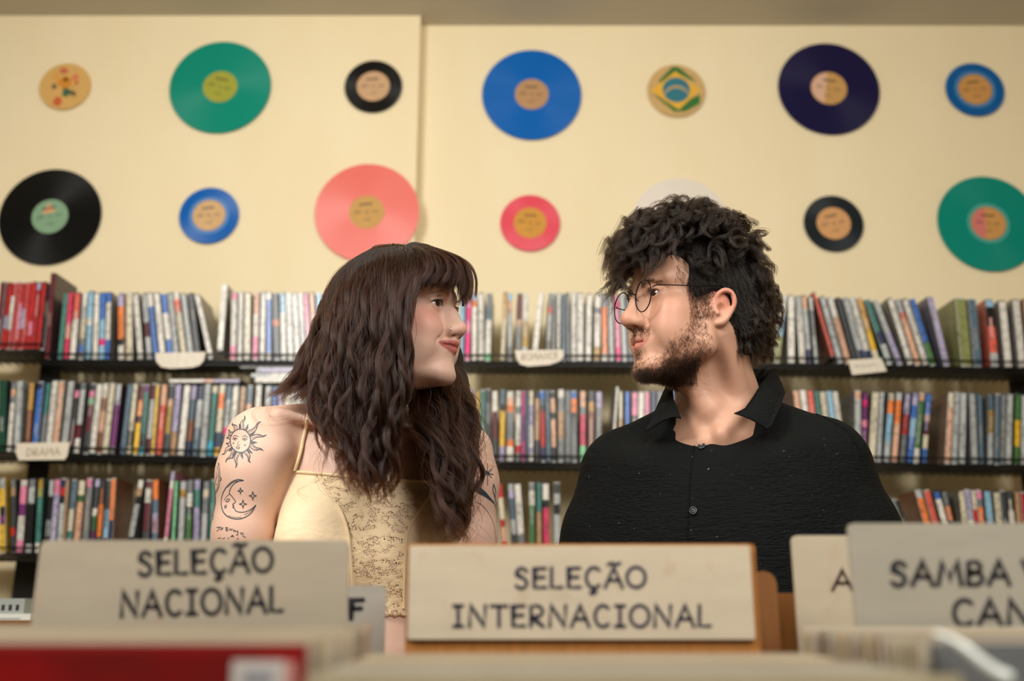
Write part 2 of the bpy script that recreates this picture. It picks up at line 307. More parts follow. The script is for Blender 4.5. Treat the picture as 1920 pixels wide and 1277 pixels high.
CASES = {
 (0, 0): "-6,4,10,mr;5,17,8,rd5,lv2,rd3;13,25,8,rd2,wh5,rd3;21,32,8,rd;29,40,8,rd3,pk4,rd3;37,47,8,rd4,lv3,rd3;45,55,8,rd;53,63,8,rd6,pk2,rd2;61,72,8,lv1,rd8;70,81,9,rd;78,90,8,bk;"  # pale bands on the red spines are highlights put into the colour
   "88,100,10,mr,,512;111,124,10,te;124,134,11,cm5,pe2,cm3;136,147,11,sa4,wh6;151,161,10,wh2,lg2,cr3,gy1,bl1,gy1;165,171,11,lb4,wh1,lb5;177,182,11,wh;190,193,12,bl4,lb3,hp1,lb2;201,205,10,bl1,wh4,bl2;"
   "227,227,11,lv2,ov5,bk1,wh2;242,242,12,cr;263,254,11,wh;280,270,10,lg4,mr2,lg3;293,281,11,wh2,bl8;306,294,11,wh;320,307,11,bl3,wh4,bl3;332,319,11,lg;346,330,11,wh1,sa2,cr7;359,344,10,lg;371,357,11,dg;"
   "396,370,10,wh;412,421,11,wh,657,533;436,440,11,pk1,wh7,pk2;449,452,9,wh;463,465,12,cr;478,482,11,pe3,wh3,pk3;491,494,11,wh;504,504,11,wh1,bl8,wh1;519,516,12,dg4,ov1,dg5;532,530,11,lb3,wh7;545,541,11,wh;"
   "558,552,11,wh;570,563,10,wh4,lg6;581,573,10,pk;592,584,10,pe;602,597,10,lb;614,607,10,lg;625,618,10,wh;636,629,11,cr;648,641,11,bl;659,652,10,wh;670,663,10,pk",
 (0, 1): "863,868,11,lb;876,880,12,pk2,hp2,pk2,hp3,pk1;889,890,12,lb1,ov1,wh8;902,902,11,wh;914,918,11,gy2,sb2,wh5,mi1;942,948,11,gd4,cr6;956,957,11,lb1,pe2,lg5,gy2;971,975,10,mr4,pe1,gy5;984,986,11,wh4,mu4,lg2;"
   "1001,1015,11,wh;1027,1033,9,gy2,sa1,lg4,gy3;1037,1041,9,gy;1047,1048,9,wh;1057,1056,9,sb;1066,1064,9,gy;1076,1076,10,wh;1088,1088,12,wh;1103,1105,11,wh;1119,1121,12,wh2,gy1,wh5,mu2;1134,1133,12,gy2,ov7,wh1;"
   "1147,1144,10,lg;1160,1155,10,pk1,hp1,pk6,hp2;1172,1166,9,lg;1183,1177,9,gy;1194,1189,10,wh;1205,1200,10,sb;1217,1212,11,cr;1229,1225,10,ov",
 (0, 2): "1457,1470,11,wh3,lb3,ol4;1484,1483,13,wh;1505,1496,13,lg3,wh7;1518,1507,10,pe2,lg6,nv2;1531,1519,12,wh2,gy4,lg4;1562,1526,11,sa,670,548;1577,1541,11,lg;1592,1555,11,wh3,pe7;1605,1570,10,dg;1620,1584,11,lg8,nv2;1633,1597,11,wh8,nv2;"
   "1647,1610,11,gd5,ye3,cr2;1669,1624,11,te5,nv2,lg3;1689,1640,10,lg5,lv5;1708,1667,11,wh;1722,1681,11,lg2,sa1,pe7;1737,1695,11,wh;1750,1708,11,bl6,gn3;1776,1744,11,lv,,556;1813,1799,20,ol;1835,1821,15,sb;1866,1853,15,lb1,bk3,sa4,lg2;"
   "1892,1877,14,wh;1918,1903,14,wh;1935,1921,12,pe",
 (1, 0): "2,4,16,dn;17,27,10,gy1,pe1,gy1,wh7;30,37,12,lg;50,60,10,gd4,br6;63,76,10,nv1,bl3,bl6;77,91,9,te4,gy5;89,103,11,wh;102,116,11,pe;118,133,11,lg;131,146,9,bk1,pk1,dg4,mr3,dg1;143,157,10,gy1,lg5,mr2,wh2;"
   "160,175,10,dg1,pk1,mi1,mr4,dg3;173,188,11,wh;185,199,10,wh2,br2,pe3,br3;197,212,11,cr;210,224,10,lg3,pu6,gy1;229,245,11,sb;241,255,9,cr6,bk2,cr1;253,267,11,mr2,ov2,mr1,ye4;264,276,10,pu1,te6,bk2,tq1;277,289,10,mr2,lg5,mr2;"
   "286,297,7,ye;297,309,11,pe3,sa7;310,323,10,dg2,pe1,mu4,dg3;323,335,11,lv6,tn3;338,352,12,wh;352,365,10,lv2,sb3,br3,nv2;365,378,11,nv2,lg4,sb4;379,390,11,lg;392,404,11,cr1,te7,tq2;406,418,11,cr1,ov2,cr3,nv2,ye1;420,431,10,sb2,lg4,hp1,sb3;"
   "432,443,11,wh;447,457,11,tn;460,470,10,sb2,pe3,sb3;478,486,11,wh;497,504,11,lg;509,516,10,bl;522,528,10,lv;534,540,11,cr;546,551,10,lg;558,562,11,wh;570,573,10,te;582,585,11,gy;593,596,10,cr",
 (1, 1): "884,884,11,lv2,dg3,gy4;896,896,10,mu2,sb1,rd1;906,905,9,te;916,915,10,dg;928,928,10,wh3,mr4,dg3;941,943,10,sb2,bk1,ye5,lv2;956,957,13,wh1,pe1,ov1,gy4,ov1,wh2;971,972,11,wh2,gy1,wh4,rd1,gy1;981,981,8,mg4,pu4,mg3;989,988,6,sb;996,996,9,cr2,lv3,wh3,lv1,wh1;"
   "1007,1007,10,bk1,tn6,dg3;1019,1016,10,bl1,sb1,dg1,rd5,nv2;1029,1026,8,sb;1039,1036,9,bk1,pe2,bk1,pe4,bk2;1052,1052,11,wh1,gy2,tn4,gy3;1065,1065,11,gy;1077,1076,11,bl1,ov2,dg1,gy6;1093,1093,11,pe2,gy1,cm4,mi2;1108,1109,11,dg1,gd1,br5;1122,1123,11,lv2,gy4,lb3;"
   "1148,1158,9,wh,,724;1163,1164,11,cr2,gd3;1176,1176,9,bl;1190,1190,11,pk2,bk1,pe3;1202,1202,11,wh;1214,1213,10,pk1,ye2;1226,1225,10,nv;1238,1237,11,gy;1250,1250,11,wh;1262,1262,10,bl;1274,1274,11,pe",
 (1, 2): "1509,1491,11,pe;1522,1504,12,wh;1535,1517,12,sa;1546,1529,9,te;1558,1541,12,cr;1571,1553,11,lb;1583,1565,11,wh;1609,1608,11,pe1,lg8;1620,1622,10,pu1,hp1,pu2,pk1,pu5;1634,1641,13,cr;1647,1653,9,lg;1662,1671,11,cr1,ov2,lb4,lg3;1677,1686,11,lg1,ov3,pe5;"
   "1692,1702,10,lv3,rd3,gy4;1705,1716,11,lv2,bl2,lb3,bl4;1718,1729,10,pe1,gn7,wh2;1733,1741,10,bl3,pe1,mr2,cr2,bl2;1777,1783,10,cr2,pe8;1790,1795,11,lg;1804,1806,12,lg;1828,1822,12,lg;1841,1835,9,sb;1857,1857,10,sb2,mu3,lg4;1870,1870,8,sb;1880,1881,9,gy;1891,1893,11,lg;1907,1908,10,gn3,ye3,gn2;1919,1919,10,lg",
 (2, 0): "4,3,10,lg1,ye2,bk1,pu1,ye3;24,25,9,gy1,tn1,dg4,rd1,dg2;35,45,13,wh1,pk3,pu2,wh4,pk2;53,61,12,gy1,lg2,bk5,lg1;69,76,10,mu1,ol1,te5,wh1;86,97,9,lg2,bk3,lg2,bk2;97,109,11,pk2,lv8;110,120,9,nv1,rd1,bk1,lg6;118,128,6,tn;126,139,10,sb4,cr3,te1,gy2;142,155,12,cr2,gn1,pe6,wh1;"
   "157,168,10,pk1,gy8;170,183,9,lv1,dg3,wh1,gn2,pu2,pk1;183,193,9,dg3,ov4,dg2;195,204,9,dg4,lb4,dg2;205,213,8,ov5,nv4;239,265,10,wh1,tn1,bk1,lg4,bk1,ov1;270,280,11,mr1,wh2,mr4,dg2,pe1;290,292,11,ov3,sb2,lv3,sb3;307,324,11,lv1,wh1,pk6,wh2,,884;323,331,11,mi;337,344,11,lg1,mu1,lg7;"
   "352,357,11,gy2,wh2,dg1,gn4,dg2;367,370,11,lv1,te2,lv5;380,388,11,gy1,cr1,gy2,lg5;394,400,8,te",
 (2, 1): "948,936,10,rd2,cr3,rd1,pe2,rd2;967,957,11,lg1,lv1,sb3,lg2,dg3;980,970,12,wh7,gy3;998,997,11,gy1,wh2,gn7;1011,1011,10,te4,tn6;1025,1023,12,wh2,bk1,cm6;1045,1044,12,dg1,lg1,bk1,lg4",
 (2, 2): "1716,1674,7,gy,,936;1727,1681,8,bk,,937;1760,1722,12,lg1,ov9;1776,1738,12,sa6,pe4;1792,1756,12,bl1,wh9;1803,1770,10,gy2,ov2,dg6;1818,1802,11,cr;1830,1814,11,lv4,wh6;1840,1826,8,cr2,rd3,wh3;1850,1836,10,pk1,gy1,ov7;1864,1851,13,lb5,tq4;"
   "1881,1868,12,cr6,pe4;1893,1880,10,dg;1907,1893,12,dg2,wh6;1917,1907,10,tn;1927,1918,8,rd5,bl2",
}
SEC = ['left of woman', 'between the couple', 'right of man']; RN = ['top', 'middle', 'lower']
TOPY = [(544, 549, 551), (717, 727, 726), (898, 901, 923)]
for (r, s), txt in CASES.items():
    recs = [q.split(',') for q in txt.split(';')]
    for i, q in enumerate(recs):
        xb, xt, wpx = float(q[0]), float(q[1]), float(q[2]); spec = []; ys = []
        for j in (i-1, i+1):
            if 0 <= j < len(recs):
                db, dt, wj = abs(float(recs[j][0])-xb), abs(float(recs[j][1])-xt), float(recs[j][2])
                wpx = min(wpx, max(4, min(db, dt)*2*wpx/(wpx+wj)-.3))
        for t in q[3:]:
            if t and t[0].isalpha(): spec.append(t)
            else: ys.append(t)
        yb = float(ys[0]) if len(ys) > 0 and ys[0] else float(np.interp(xb, *ROW[r]))
        h = .19*random.uniform(.985, 1.01); A = P(xb, yb, YF)
        ytop = float(ys[1]) if len(ys) > 1 else (544 if r == 0 and xb > 100 else TOPY[r][s])
        B = P(xt, ytop, YF)
        if len(ys) > 1: h = (B-A).length
        dx = B.x-A.x; ang = math.asin(max(-.6, min(.6, dx/h)))
        zc = math.cos(TH)*YF+math.sin(TH)*(A.z-H); w_ = wpx*.97*zc/F*math.cos(ang)
        b = case_mesh(w_, h, .13, ','.join(spec)); o = b.build('dvd_case', m_case, None, False, True)
        zb = A.z+abs(math.sin(ang))*w_/2
        o.location = (A.x, YF+random.uniform(-.001, .003), zb); o.rotation_euler = (0, ang, random.uniform(-.03, .03))
        cs = []
        for t in sorted(spec, key=lambda t: -float(t[2:] or 1)):
            n_ = CN[t[:2]]
            if n_ not in cs: cs.append(n_)
        cn = cs[0] if len(cs) == 1 else cs[0]+' and '+cs[1]
        tag(o, f"{cn} film case, {ordinal(i+1)} from left on {RN[r]} shelf {SEC[s]}", 'film case', 'film cases on the wire rack')
# cases lying flat on the middle row
FLAT = [(316, 447, 714.5, 7, 'lv3,pe1,wh4', .0, 'pale film case lying flat across the middle shelf cases left of woman'),
        (478, 609, 712.5, 11, 'wh', .0, 'white film case lying flat, lowest of the stack by the woman\'s hair'),
        (470, 601, 704, 8, 'wh5,lg2', .0, 'white film case lying flat, second up in the stack by the hair'),
        (481, 612, 694.5, 10, 'lb1,lv6', .0, 'lavender film case lying flat, third up in the stack by the hair'),
        (449, 580, 687.5, 6, 'lg', .0, 'thin grey film case lying flat, topmost of the stack by the hair')]
for x0, x1, yc, th, spec, dy, lab in FLAT:
    A = P(x0, yc, YF); zc = math.cos(TH)*YF+math.sin(TH)*(A.z-H); t_ = th*zc/F; ln = .19
    b = case_mesh(t_, ln, .13, spec); o = b.build('dvd_case', m_case, None, False, True)
    o.rotation_euler = (0, math.pi/2, 0); o.location = (A.x, YF-.002+dy, A.z); tag(o, lab, 'film case', 'film cases lying flat')
# ------------------------------------------------------------ sculpting: signed distance fields meshed by sparse surface nets
f32 = np.float32
def A3(v): return np.array(tuple(v), f32)
def smin(a, b, k):
    h = np.maximum(k-np.abs(a-b), 0)/k; return np.minimum(a, b)-h*h*k*.25
def smax(a, b, k): return -smin(-a, -b, k)
def s_sph(c, r): 
    c = A3(c); return lambda p: np.sqrt(((p-c)**2).sum(1))-r
def s_ell(c, r, R=None):
    c = A3(c); r = A3(r)
    def f(p):
        q = p-c
        if R is not None: q = q @ R
        k0 = np.sqrt(((q/r)**2).sum(1)); k1 = np.sqrt(((q/(r*r))**2).sum(1))+1e-9
        return k0*(k0-1)/k1
    return f
def s_cap(a, b, ra, rb):
    a = A3(a); b = A3(b); ba = b-a; bb = float((ba*ba).sum())+1e-12
    def f(p):
        t = np.clip(((p-a) @ ba)/bb, 0, 1); return np.sqrt(((p-a-t[:, None]*ba)**2).sum(1))-(ra+(rb-ra)*t)
    return f
def s_chain(pts, rs, k=.004):
    fs = [s_cap(pts[i], pts[i+1], rs[i], rs[i+1]) for i in range(len(pts)-1)]
    def f(p):
        d = fs[0](p)
        for g in fs[1:]: d = smin(d, g(p), k)
        return d
    return f
def s_poly_xz(poly):
    """inside negative, prism along y"""
    P_ = np.array(poly, f32)
    def f(p):
        x, z = p[:, 0], p[:, 2]; d = np.full(len(p), 1e9, f32); ins = np.zeros(len(p), bool)
        for i in range(len(P_)):
            a, b = P_[i], P_[(i+1) % len(P_)]; e = b-a
            t = np.clip(((x-a[0])*e[0]+(z-a[1])*e[1])/(e @ e), 0, 1)
            d = np.minimum(d, (x-a[0]-t*e[0])**2+(z-a[1]-t*e[1])**2)
            c = (a[1] > z) != (b[1] > z); xi = e[0]*(z-a[1])/(e[1] if abs(e[1]) > 1e-9 else 1e-9)+a[0]
            ins ^= c & (x < xi)
        d = np.sqrt(d); return np.where(ins, -d, d)
    return f
def sdf(ops, frame=None, bound=None):
    """ops: (op, function, k); frame: 4x4 of the local space (scale allowed); bound: (centre, radius) in world"""
    if frame is not None:
        Mi = np.array(frame.inverted(), f32); sc = float(frame.to_scale()[0])
    def core(p):
        if frame is not None: p = p @ Mi[:3, :3].T+Mi[:3, 3]
        d = None
        for op, f, k in ops:
            v = f(p)
            if d is None: d = v
            elif op == 'u': d = smin(d, v, k)
            elif op == 's': d = smax(d, -v, k)
            else: d = smax(d, v, k)
        return d*sc if frame is not None else d
    if bound is None: return core
    bc = A3(bound[0]); br = bound[1]
    def f(p):
        dd = np.sqrt(((p-bc)**2).sum(1))-br; out = np.maximum(dd, .03).astype(f32); m = dd < 0
        if m.any(): out[m] = core(p[m])
        return out
    return f
def axis(*segs):
    """segs: start, (end, step) ... -> a non-uniform axis"""
    out = [segs[0]]
    for e, st in segs[1:]:
        n = max(1, int(round((e-out[-1])/st))); a = out[-1]
        out += [a+(e-a)*(i+1)/n for i in range(n)]
    return np.array(out, f32)
def nets(f, X_, Y_, Z_, B=8, slack=1.35):
    def pad(a):
        n = (-(len(a)-1)) % B
        return np.concatenate([a, a[-1]+(a[-1]-a[-2])*np.arange(1, n+1)]).astype(f32)
    ax = [pad(X_), pad(Y_), pad(Z_)]; nb = [(len(a)-1)//B for a in ax]
    lo = [a[:-1:B] for a in ax]; hi = [a[B::B] for a in ax]
    g = np.stack(np.meshgrid(*[np.arange(n) for n in nb], indexing='ij'), -1).reshape(-1, 3)
    cen = np.stack([(lo[i][g[:, i]]+hi[i][g[:, i]])/2 for i in range(3)], 1); hal = np.stack([(hi[i][g[:, i]]-lo[i][g[:, i]])/2 for i in range(3)], 1)
    R = np.sqrt((hal**2).sum(1))
    act = np.concatenate([np.abs(f(cen[i:i+200000]))<R[i:i+200000]*slack+.002 for i in range(0, len(cen), 200000)])
    g = g[act]; rngB = np.arange(B+1)
    ids = []; pos = []; sg = []
    ny, nz = len(ax[1]), len(ax[2])
    off = np.array([(i, j, k) for i in (0, 1) for j in (0, 1) for k in (0, 1)])
    for s in range(0, len(g), 600):
        q = g[s:s+600]*B
        idx = [q[:, i, None]+rngB for i in range(3)]
        xx = ax[0][idx[0]][:, :, None, None]; yy = ax[1][idx[1]][:, None, :, None]; zz = ax[2][idx[2]][:, None, None, :]
        sh = (len(q), B+1, B+1, B+1)
        pts = np.stack([np.broadcast_to(xx, sh), np.broadcast_to(yy, sh), np.broadcast_to(zz, sh)], -1).reshape(-1, 3)
        d = f(pts).reshape(sh); sn = d < 0
        c = sum(sn[:, a:B+a, b:B+b, e:B+e].astype(np.int8) for a, b, e in off)
        bi, ci, cj, ck = np.nonzero((c > 0) & (c < 8))
        if not len(bi): continue
        dv = np.stack([d[bi, ci+a, cj+b, ck+e] for a, b, e in off], 1)
        I = q[bi, 0]+ci; J = q[bi, 1]+cj; K = q[bi, 2]+ck
        cp = np.stack([np.stack([ax[0][I+a], ax[1][J+b], ax[2][K+e]], 1) for a, b, e in off], 1)
        acc = np.zeros((len(bi), 3), f32); cnt = np.zeros(len(bi), f32)
        for a in range(8):
            for bt in (1, 2, 4):
                b = a | bt
                if b == a: continue
                m = (dv[:, a] < 0) != (dv[:, b] < 0); t = dv[:, a]/(dv[:, a]-dv[:, b]+1e-20)
                e = cp[:, a]+(cp[:, b]-cp[:, a])*t[:, None]
                acc[m] += e[m]; cnt[m] += 1
        ids.append((I.astype(np.int64)*ny+J)*nz+K); pos.append(acc/cnt[:, None]); sg.append(dv < 0)
    ids = np.concatenate(ids); pos = np.concatenate(pos); sg = np.concatenate(sg)
    o = np.argsort(ids); ids = ids[o]; pos = pos[o]; sg = sg[o]
    quads = []
    st = (ny*nz, nz, 1)
    for axn, bit in ((0, 4), (1, 2), (2, 1)):
        u, v = [(1, 2), (2, 0), (0, 1)][axn]
        m = sg[:, 0] != sg[:, bit]; base = ids[m]; inside = sg[m, 0]
        nbs = [base, base-st[u], base-st[u]-st[v], base-st[v]]
        jj = [np.searchsorted(ids, n_) for n_ in nbs]; ok = np.ones(len(base), bool)
        for n_, j_ in zip(nbs, jj): ok &= (j_ < len(ids)) & (ids[np.minimum(j_, len(ids)-1)] == n_)
        Q = np.stack(jj, 1)[ok]; ins = inside[ok]
        Q[~ins] = Q[~ins][:, ::-1]; quads.append(Q)
    Q = np.concatenate(quads)
    # pull the vertices onto the surface once
    e = f32(.0006); n = len(pos); G = np.zeros_like(pos)
    d0 = f(pos)
    for a in range(3):
        pp = pos.copy(); pp[:, a] += e; G[:, a] = (f(pp)-d0)/e
    gl = np.sqrt((G**2).sum(1))+1e-6; stp = np.clip(d0/gl, -.0015, .0015)
    pos = pos-G/gl[:, None]*stp[:, None]
    return pos, Q, G/gl[:, None]
def np_mesh(name, pos, Q, m, parent=None, attrs=None, smooth=True):
    me = bpy.data.meshes.new(name); nq = len(Q); k = Q.shape[1]
    me.vertices.add(len(pos)); me.vertices.foreach_set('co', np.ascontiguousarray(pos, f32).ravel())
    me.loops.add(nq*k); me.loops.foreach_set('vertex_index', np.ascontiguousarray(Q, np.int32).ravel())
    me.polygons.add(nq); me.polygons.foreach_set('loop_start', np.arange(nq, dtype=np.int32)*k)
    me.polygons.foreach_set('loop_total', np.full(nq, k, np.int32))
    me.update(calc_edges=True); me.validate()
    if smooth: me.polygons.foreach_set('use_smooth', [True]*len(me.polygons))
    for an, arr in (attrs or {}).items():
        if arr.ndim == 2:
            a = me.color_attributes.new(an, 'FLOAT_COLOR', 'POINT'); c = np.ones((len(pos), 4), f32); c[:, :3] = arr; a.data.foreach_set('color', c.ravel())
        else:
            a = me.attributes.new(an, 'FLOAT', 'POINT'); a.data.foreach_set('value', arr.astype(f32))
    me.materials.append(m); o = bpy.data.objects.new(name, me); COL.objects.link(o)
    if parent: o.parent = parent
    return o
def keep_faces(pos, Q, keep):
    """keep the quads whose four vertices are kept; compact the vertices"""
    fm = keep[Q].all(1); Q = Q[fm]; used = np.unique(Q); mp = np.zeros(len(pos), np.int64); mp[used] = np.arange(len(used))
    return used, mp[Q]
def proj(p):
    y = p[:, 1]*math.cos(TH)+(p[:, 2]-H)*math.sin(TH); v = -p[:, 1]*math.sin(TH)+(p[:, 2]-H)*math.cos(TH)
    return 960+F*p[:, 0]/y, 638.5-F*v/y
def strands(name, arr, rad, m, parent, taper=True):
    """arr (n, k, 3) -> hair curves"""
    n, k = arr.shape[:2]; hc = bpy.data.hair_curves.new(name); hc.add_curves([k]*n)
    hc.attributes['position'].data.foreach_set('vector', np.ascontiguousarray(arr, f32).ravel())
    r = hc.attributes.get('radius') or hc.attributes.new('radius', 'FLOAT', 'POINT')
    t = np.linspace(0, 1, k); prof = rad*(1-.75*t**2) if taper else np.full(k, rad)
    r.data.foreach_set('value', np.tile(prof, n).astype(f32))
    hc.materials.append(m); o = bpy.data.objects.new(name, hc); COL.objects.link(o)
    if parent: o.parent = parent
    o['kind'] = 'stuff'; return o
def ray_px(bvh, px, py):
    d = (P(px, py, 2.0)-Vector((0, 0, H))).normalized(); return bvh.ray_cast(Vector((0, 0, H)), d, 2.4)
def bvh_of(o):
    me = o.data; vs = np.zeros(len(me.vertices)*3, f32); me.vertices.foreach_get('co', vs)
    return BVHTree.FromPolygons([tuple(v) for v in vs.reshape(-1, 3).tolist()], [tuple(p.vertices) for p in me.polygons])
def on_skin(name, bvh, lines, m, parent, off=.0004, step=2.0, tube=False):
    """lines of (pixel points, width in m) laid on a surface as flat ribbons (ink) or round cords"""
    b = MB()
    for pts, wd in lines:
        q = []
        for (x0, y0), (x1, y1) in zip(pts, pts[1:]):
            n = max(1, int(math.hypot(x1-x0, y1-y0)/step)); q += [(x0+(x1-x0)*i/n, y0+(y1-y0)*i/n) for i in range(n)]
        q.append(pts[-1]); hs = []
        for x, y in q:
            loc, nor, _, _ = ray_px(bvh, x, y)
            if loc is None: continue
            if nor.dot(loc-Vector((0, 0, H))) > 0: nor = -nor
            hs.append((loc+nor*off, nor))
        if len(hs) < 2: continue
        if tube:
            q = [h[0] for h in hs]
            for _ in range(4): q = [q[0]]+[(q[i-1]+q[i]*2+q[i+1])*.25 for i in range(1, len(q)-1)]+[q[-1]]
            b.tube(q, wd, 8); continue
        vs = []
        for i, (p, nr) in enumerate(hs):
            t = hs[min(i+1, len(hs)-1)][0]-hs[max(i-1, 0)][0]
            if t.length < 1e-7: t = Vector((1, 0, 0))
            s = t.normalized().cross(nr).normalized()*wd*.5*(1 if not isinstance(wd, tuple) else 1)
            vs += [p+s, p-s]
        b.add(vs, [(2*i, 2*i+1, 2*i+3, 2*i+2) for i in range(len(hs)-1)])
    return b.build(name, m, parent)
# ------------------------------------------------------------ people: heads
def frame(fwd_deg, s, anchor_local, px, py, Y, roll=0, pitch=0):
    """fwd_deg: yaw of the face away from the camera direction, + to image right"""
    a = math.radians(fwd_deg); Fw = Vector((math.sin(a), -math.cos(a), 0)); Up = Vector((0, 0, 1)); Xr = Fw.cross(Up)
    R = Matrix((Xr, Fw, Up)).transposed()
    R = R @ Matrix.Rotation(math.radians(pitch), 3, 'X') @ Matrix.Rotation(math.radians(roll), 3, 'Y')
    al = Vector(anchor_local)*s; o = P(px, py, Y) - R @ al
    # second pass: Y is the distance of the head's origin
    d = (R @ al).y; o = P(px, py, Y+d) - R @ al
    return Matrix.Translation(o) @ R.to_4x4() @ Matrix.Scale(s, 4)
def head_ops(w):
    """w: True for the woman. local metres: +Y out of the face, +Z up, +X the person's right"""
    o = []; U = lambda f, k=.012: o.append(('u', f, k)); D = lambda f, k=.006: o.append(('s', f, k))
    jw = .050 if w else .056; dy = .001 if w else 0
    U(s_ell((0, -.012, .044 if w else .050), (.073, .094, .085 if w else .091)))
    U(s_ell((0, .034, .047 if w else .054), (.060, .056, .058 if w else .062)), .02)
    U(s_ell((0, .038, -.028), (.051 if w else .057, .047 if w else .050, .074)), .02)
    for s in (-1, 1):
        U(s_cap((s*.058, .004, -.015), (s*jw, .012, -.060), .015, .013), .02)
        U(s_cap((s*jw, .014, -.062), (s*.016, .078+dy, -.082 if w else -.089), .013, .013 if w else .015), .02)
        U(s_ell((s*.041, .060, -.008), (.022, .024, .022)), .018)          # cheekbone
        U(s_ell((s*.034, .066, -.036), (.021, .020, .024)), .018)          # cheek flesh
        U(s_ell((s*.043, .042, -.040), (.0175, .036, .036)), .02)
        U(s_cap((s*.012, .085, .040), (s*.044, .070, .042), .010, .009), .012)   # brow
    U(s_ell((0, .081+dy, -.083 if w else -.088), (.019 if w else .022, .015, .014)), .014)   # chin
    U(s_ell((0, (.074+dy) if w else .076, -.055+(.006 if w else 0)), (.027 if w else .030, .023, .026)), .014)                  # mouth mound
    U(s_ell((0, .042, -.076 if w else -.080), (.034, .038, .015)), .02)                    # under the chin
    for s in (-1, 1): D(s_ell((s*.032, .103, .021), (.019, .018, .0135)), .010)
    # nose
    if w:
        U(s_chain([(0, .082, .032), (0, .0935, .012), (0, .1060, -.010)], [.0078, .0076, .0082], .006), .010)
        U(s_sph((0, .1085, -.0150), .0088), .010)
        ny, nz = .0965, -.0180
    else:
        U(s_chain([(0, .084, .032), (0, .0965, .012), (0, .1085, -.010)], [.0095, .0092, .0098], .006), .010)
        U(s_sph((0, .1120, -.0175), .0108), .010)
        ny, nz = .0985, -.0215
    U(s_ell((0, .088, -.006), (.0145 if w else .0165, .016, .020)), .012)
    for s in (-1, 1):
        U(s_ell((s*.0115, ny, nz), (.0080, .0110, .0082)), .009)
        D(s_cap((s*.0080, ny+.007, nz-.011), (s*.0072, ny, nz+.001), .0044, .0036), .0015)
        D(s_chain([(s*.021, ny-.006, nz+.004), (s*.0225, ny-.010, nz-.006)], [.0012, .001]), .006)
    U(s_cap((0, .098+dy*.5, -.024), (0, .096+dy, -.038), .0042, .0035), .008)
    # lips
    mz = -.0410 if w else -.0525; mc, my = (.0350, .0780) if w else (.0265, .0835); cz = mz+(.0004 if w else .0012)
    hl = .0058 if w else .0052
    for s in (-1, 1):
        U(s_chain([(s*(mc-.0015), my-.0005, cz), (s*.014, .0915+dy, mz+.0037), (s*.004, .0985+dy, mz+.0053), (0, .0982+dy, mz+.0047)], [.0022, .0046, hl*.78, hl*.72], .003), .0035)
        U(s_chain([(s*(mc-.0025), my-.001, cz-.001), (s*.013, .0890+dy, mz-.0045), (0, .0955+dy, mz-.006)], [.0022, .0052, hl], .003), .0035)
        D(s_chain([(s*mc, my+.0008, cz+.0002), (s*.014, .0952+dy, mz-.0003), (0, .1016+dy, mz-.001)], [.0006, .0011, .0011], .002), .0018)
        if w: D(s_chain([(s*.024, .092, -.022), (s*.0355, .087, -.034), (s*.0405, .079, -.046)], [.0014, .0020, .001], .003), .008); U(s_ell((s*.036, .071, -.018), (.020, .019, .017)), .014)   # smile fold
        else: D(s_chain([(s*.026, .100, -.028), (s*.033, .093, -.044)], [.0012, .001], .003), .010)
    D(s_chain([(-.013, .101+dy, mz-.0195), (0, .1055+dy, mz-.0205), (.013, .101+dy, mz-.0195)], [.004, .005, .004], .003), .010)
    # eyelids
    hh = .0044 if w else .0050
    for s in (-1, 1):
        e = (s*.0315, .0735, .0195)
        U(s_sph(e, .0134), .005)
        U(s_chain([(s*.019, .083, .0240), (s*.030, .0895, .0285), (s*.043, .078, .0245)], [.0020, .0026, .002], .003), .005)
        D(s_ell((s*.0312, .091, .0195), (.0128, .018, hh)), .0008)
        D(s_chain([(s*.021, .0885, .0255), (s*.031, .0905, .0272), (s*.043, .083, .0242)], [.0005, .0006, .0005], .002), .0022)
    # ears
    for s in (-1, 1):
        X0 = s*.074; q0 = len(o)
        U(s_ell((s*.071, -.006, .004), (.010, .020, .028)), .008)
        rim = [(X0, .004, .014), (X0+s*.006, .002, .028), (X0+s*.012, -.010, .036), (X0+s*.015, -.022, .030), (X0+s*.015, -.026, .014), (X0+s*.010, -.020, -.004), (X0+s*.004, -.008, -.020), (X0, .002, -.024)]
        U(s_chain(catmull(rim, 3), list(np.interp(np.linspace(0, 7, 22), range(8), [.0032, .0036, .0040, .0042, .0040, .0040, .0058, .0050])), .003), .004)
        U(s_ell((X0+s*.004, -.011, .008), (.0045, .0135, .026)), .004)
        D(s_chain([(X0+s*.011, -.006, .026), (X0+s*.0135, -.017, .026), (X0+s*.0135, -.0195, .010)], [.0030, .0034, .0028], .003), .003)
        D(s_ell((X0+s*.010, -.003, .000), (.0085, .0085, .0115)), .004)
        U(s_cap((X0+s*.004, .006, -.002), (X0+s*.006, .004, -.007), .0038, .0036), .003)
        def shrink(fn, X0=X0):
            c = A3((X0, -.006, 0)); sh = A3((0, 0, -.010)); return lambda p: fn((p-c-sh)/f32(.84)+c)*f32(.84)
        for q in range(q0, len(o)): o[q] = (o[q][0], shrink(o[q][1]), o[q][2])
    return o
class Person: pass
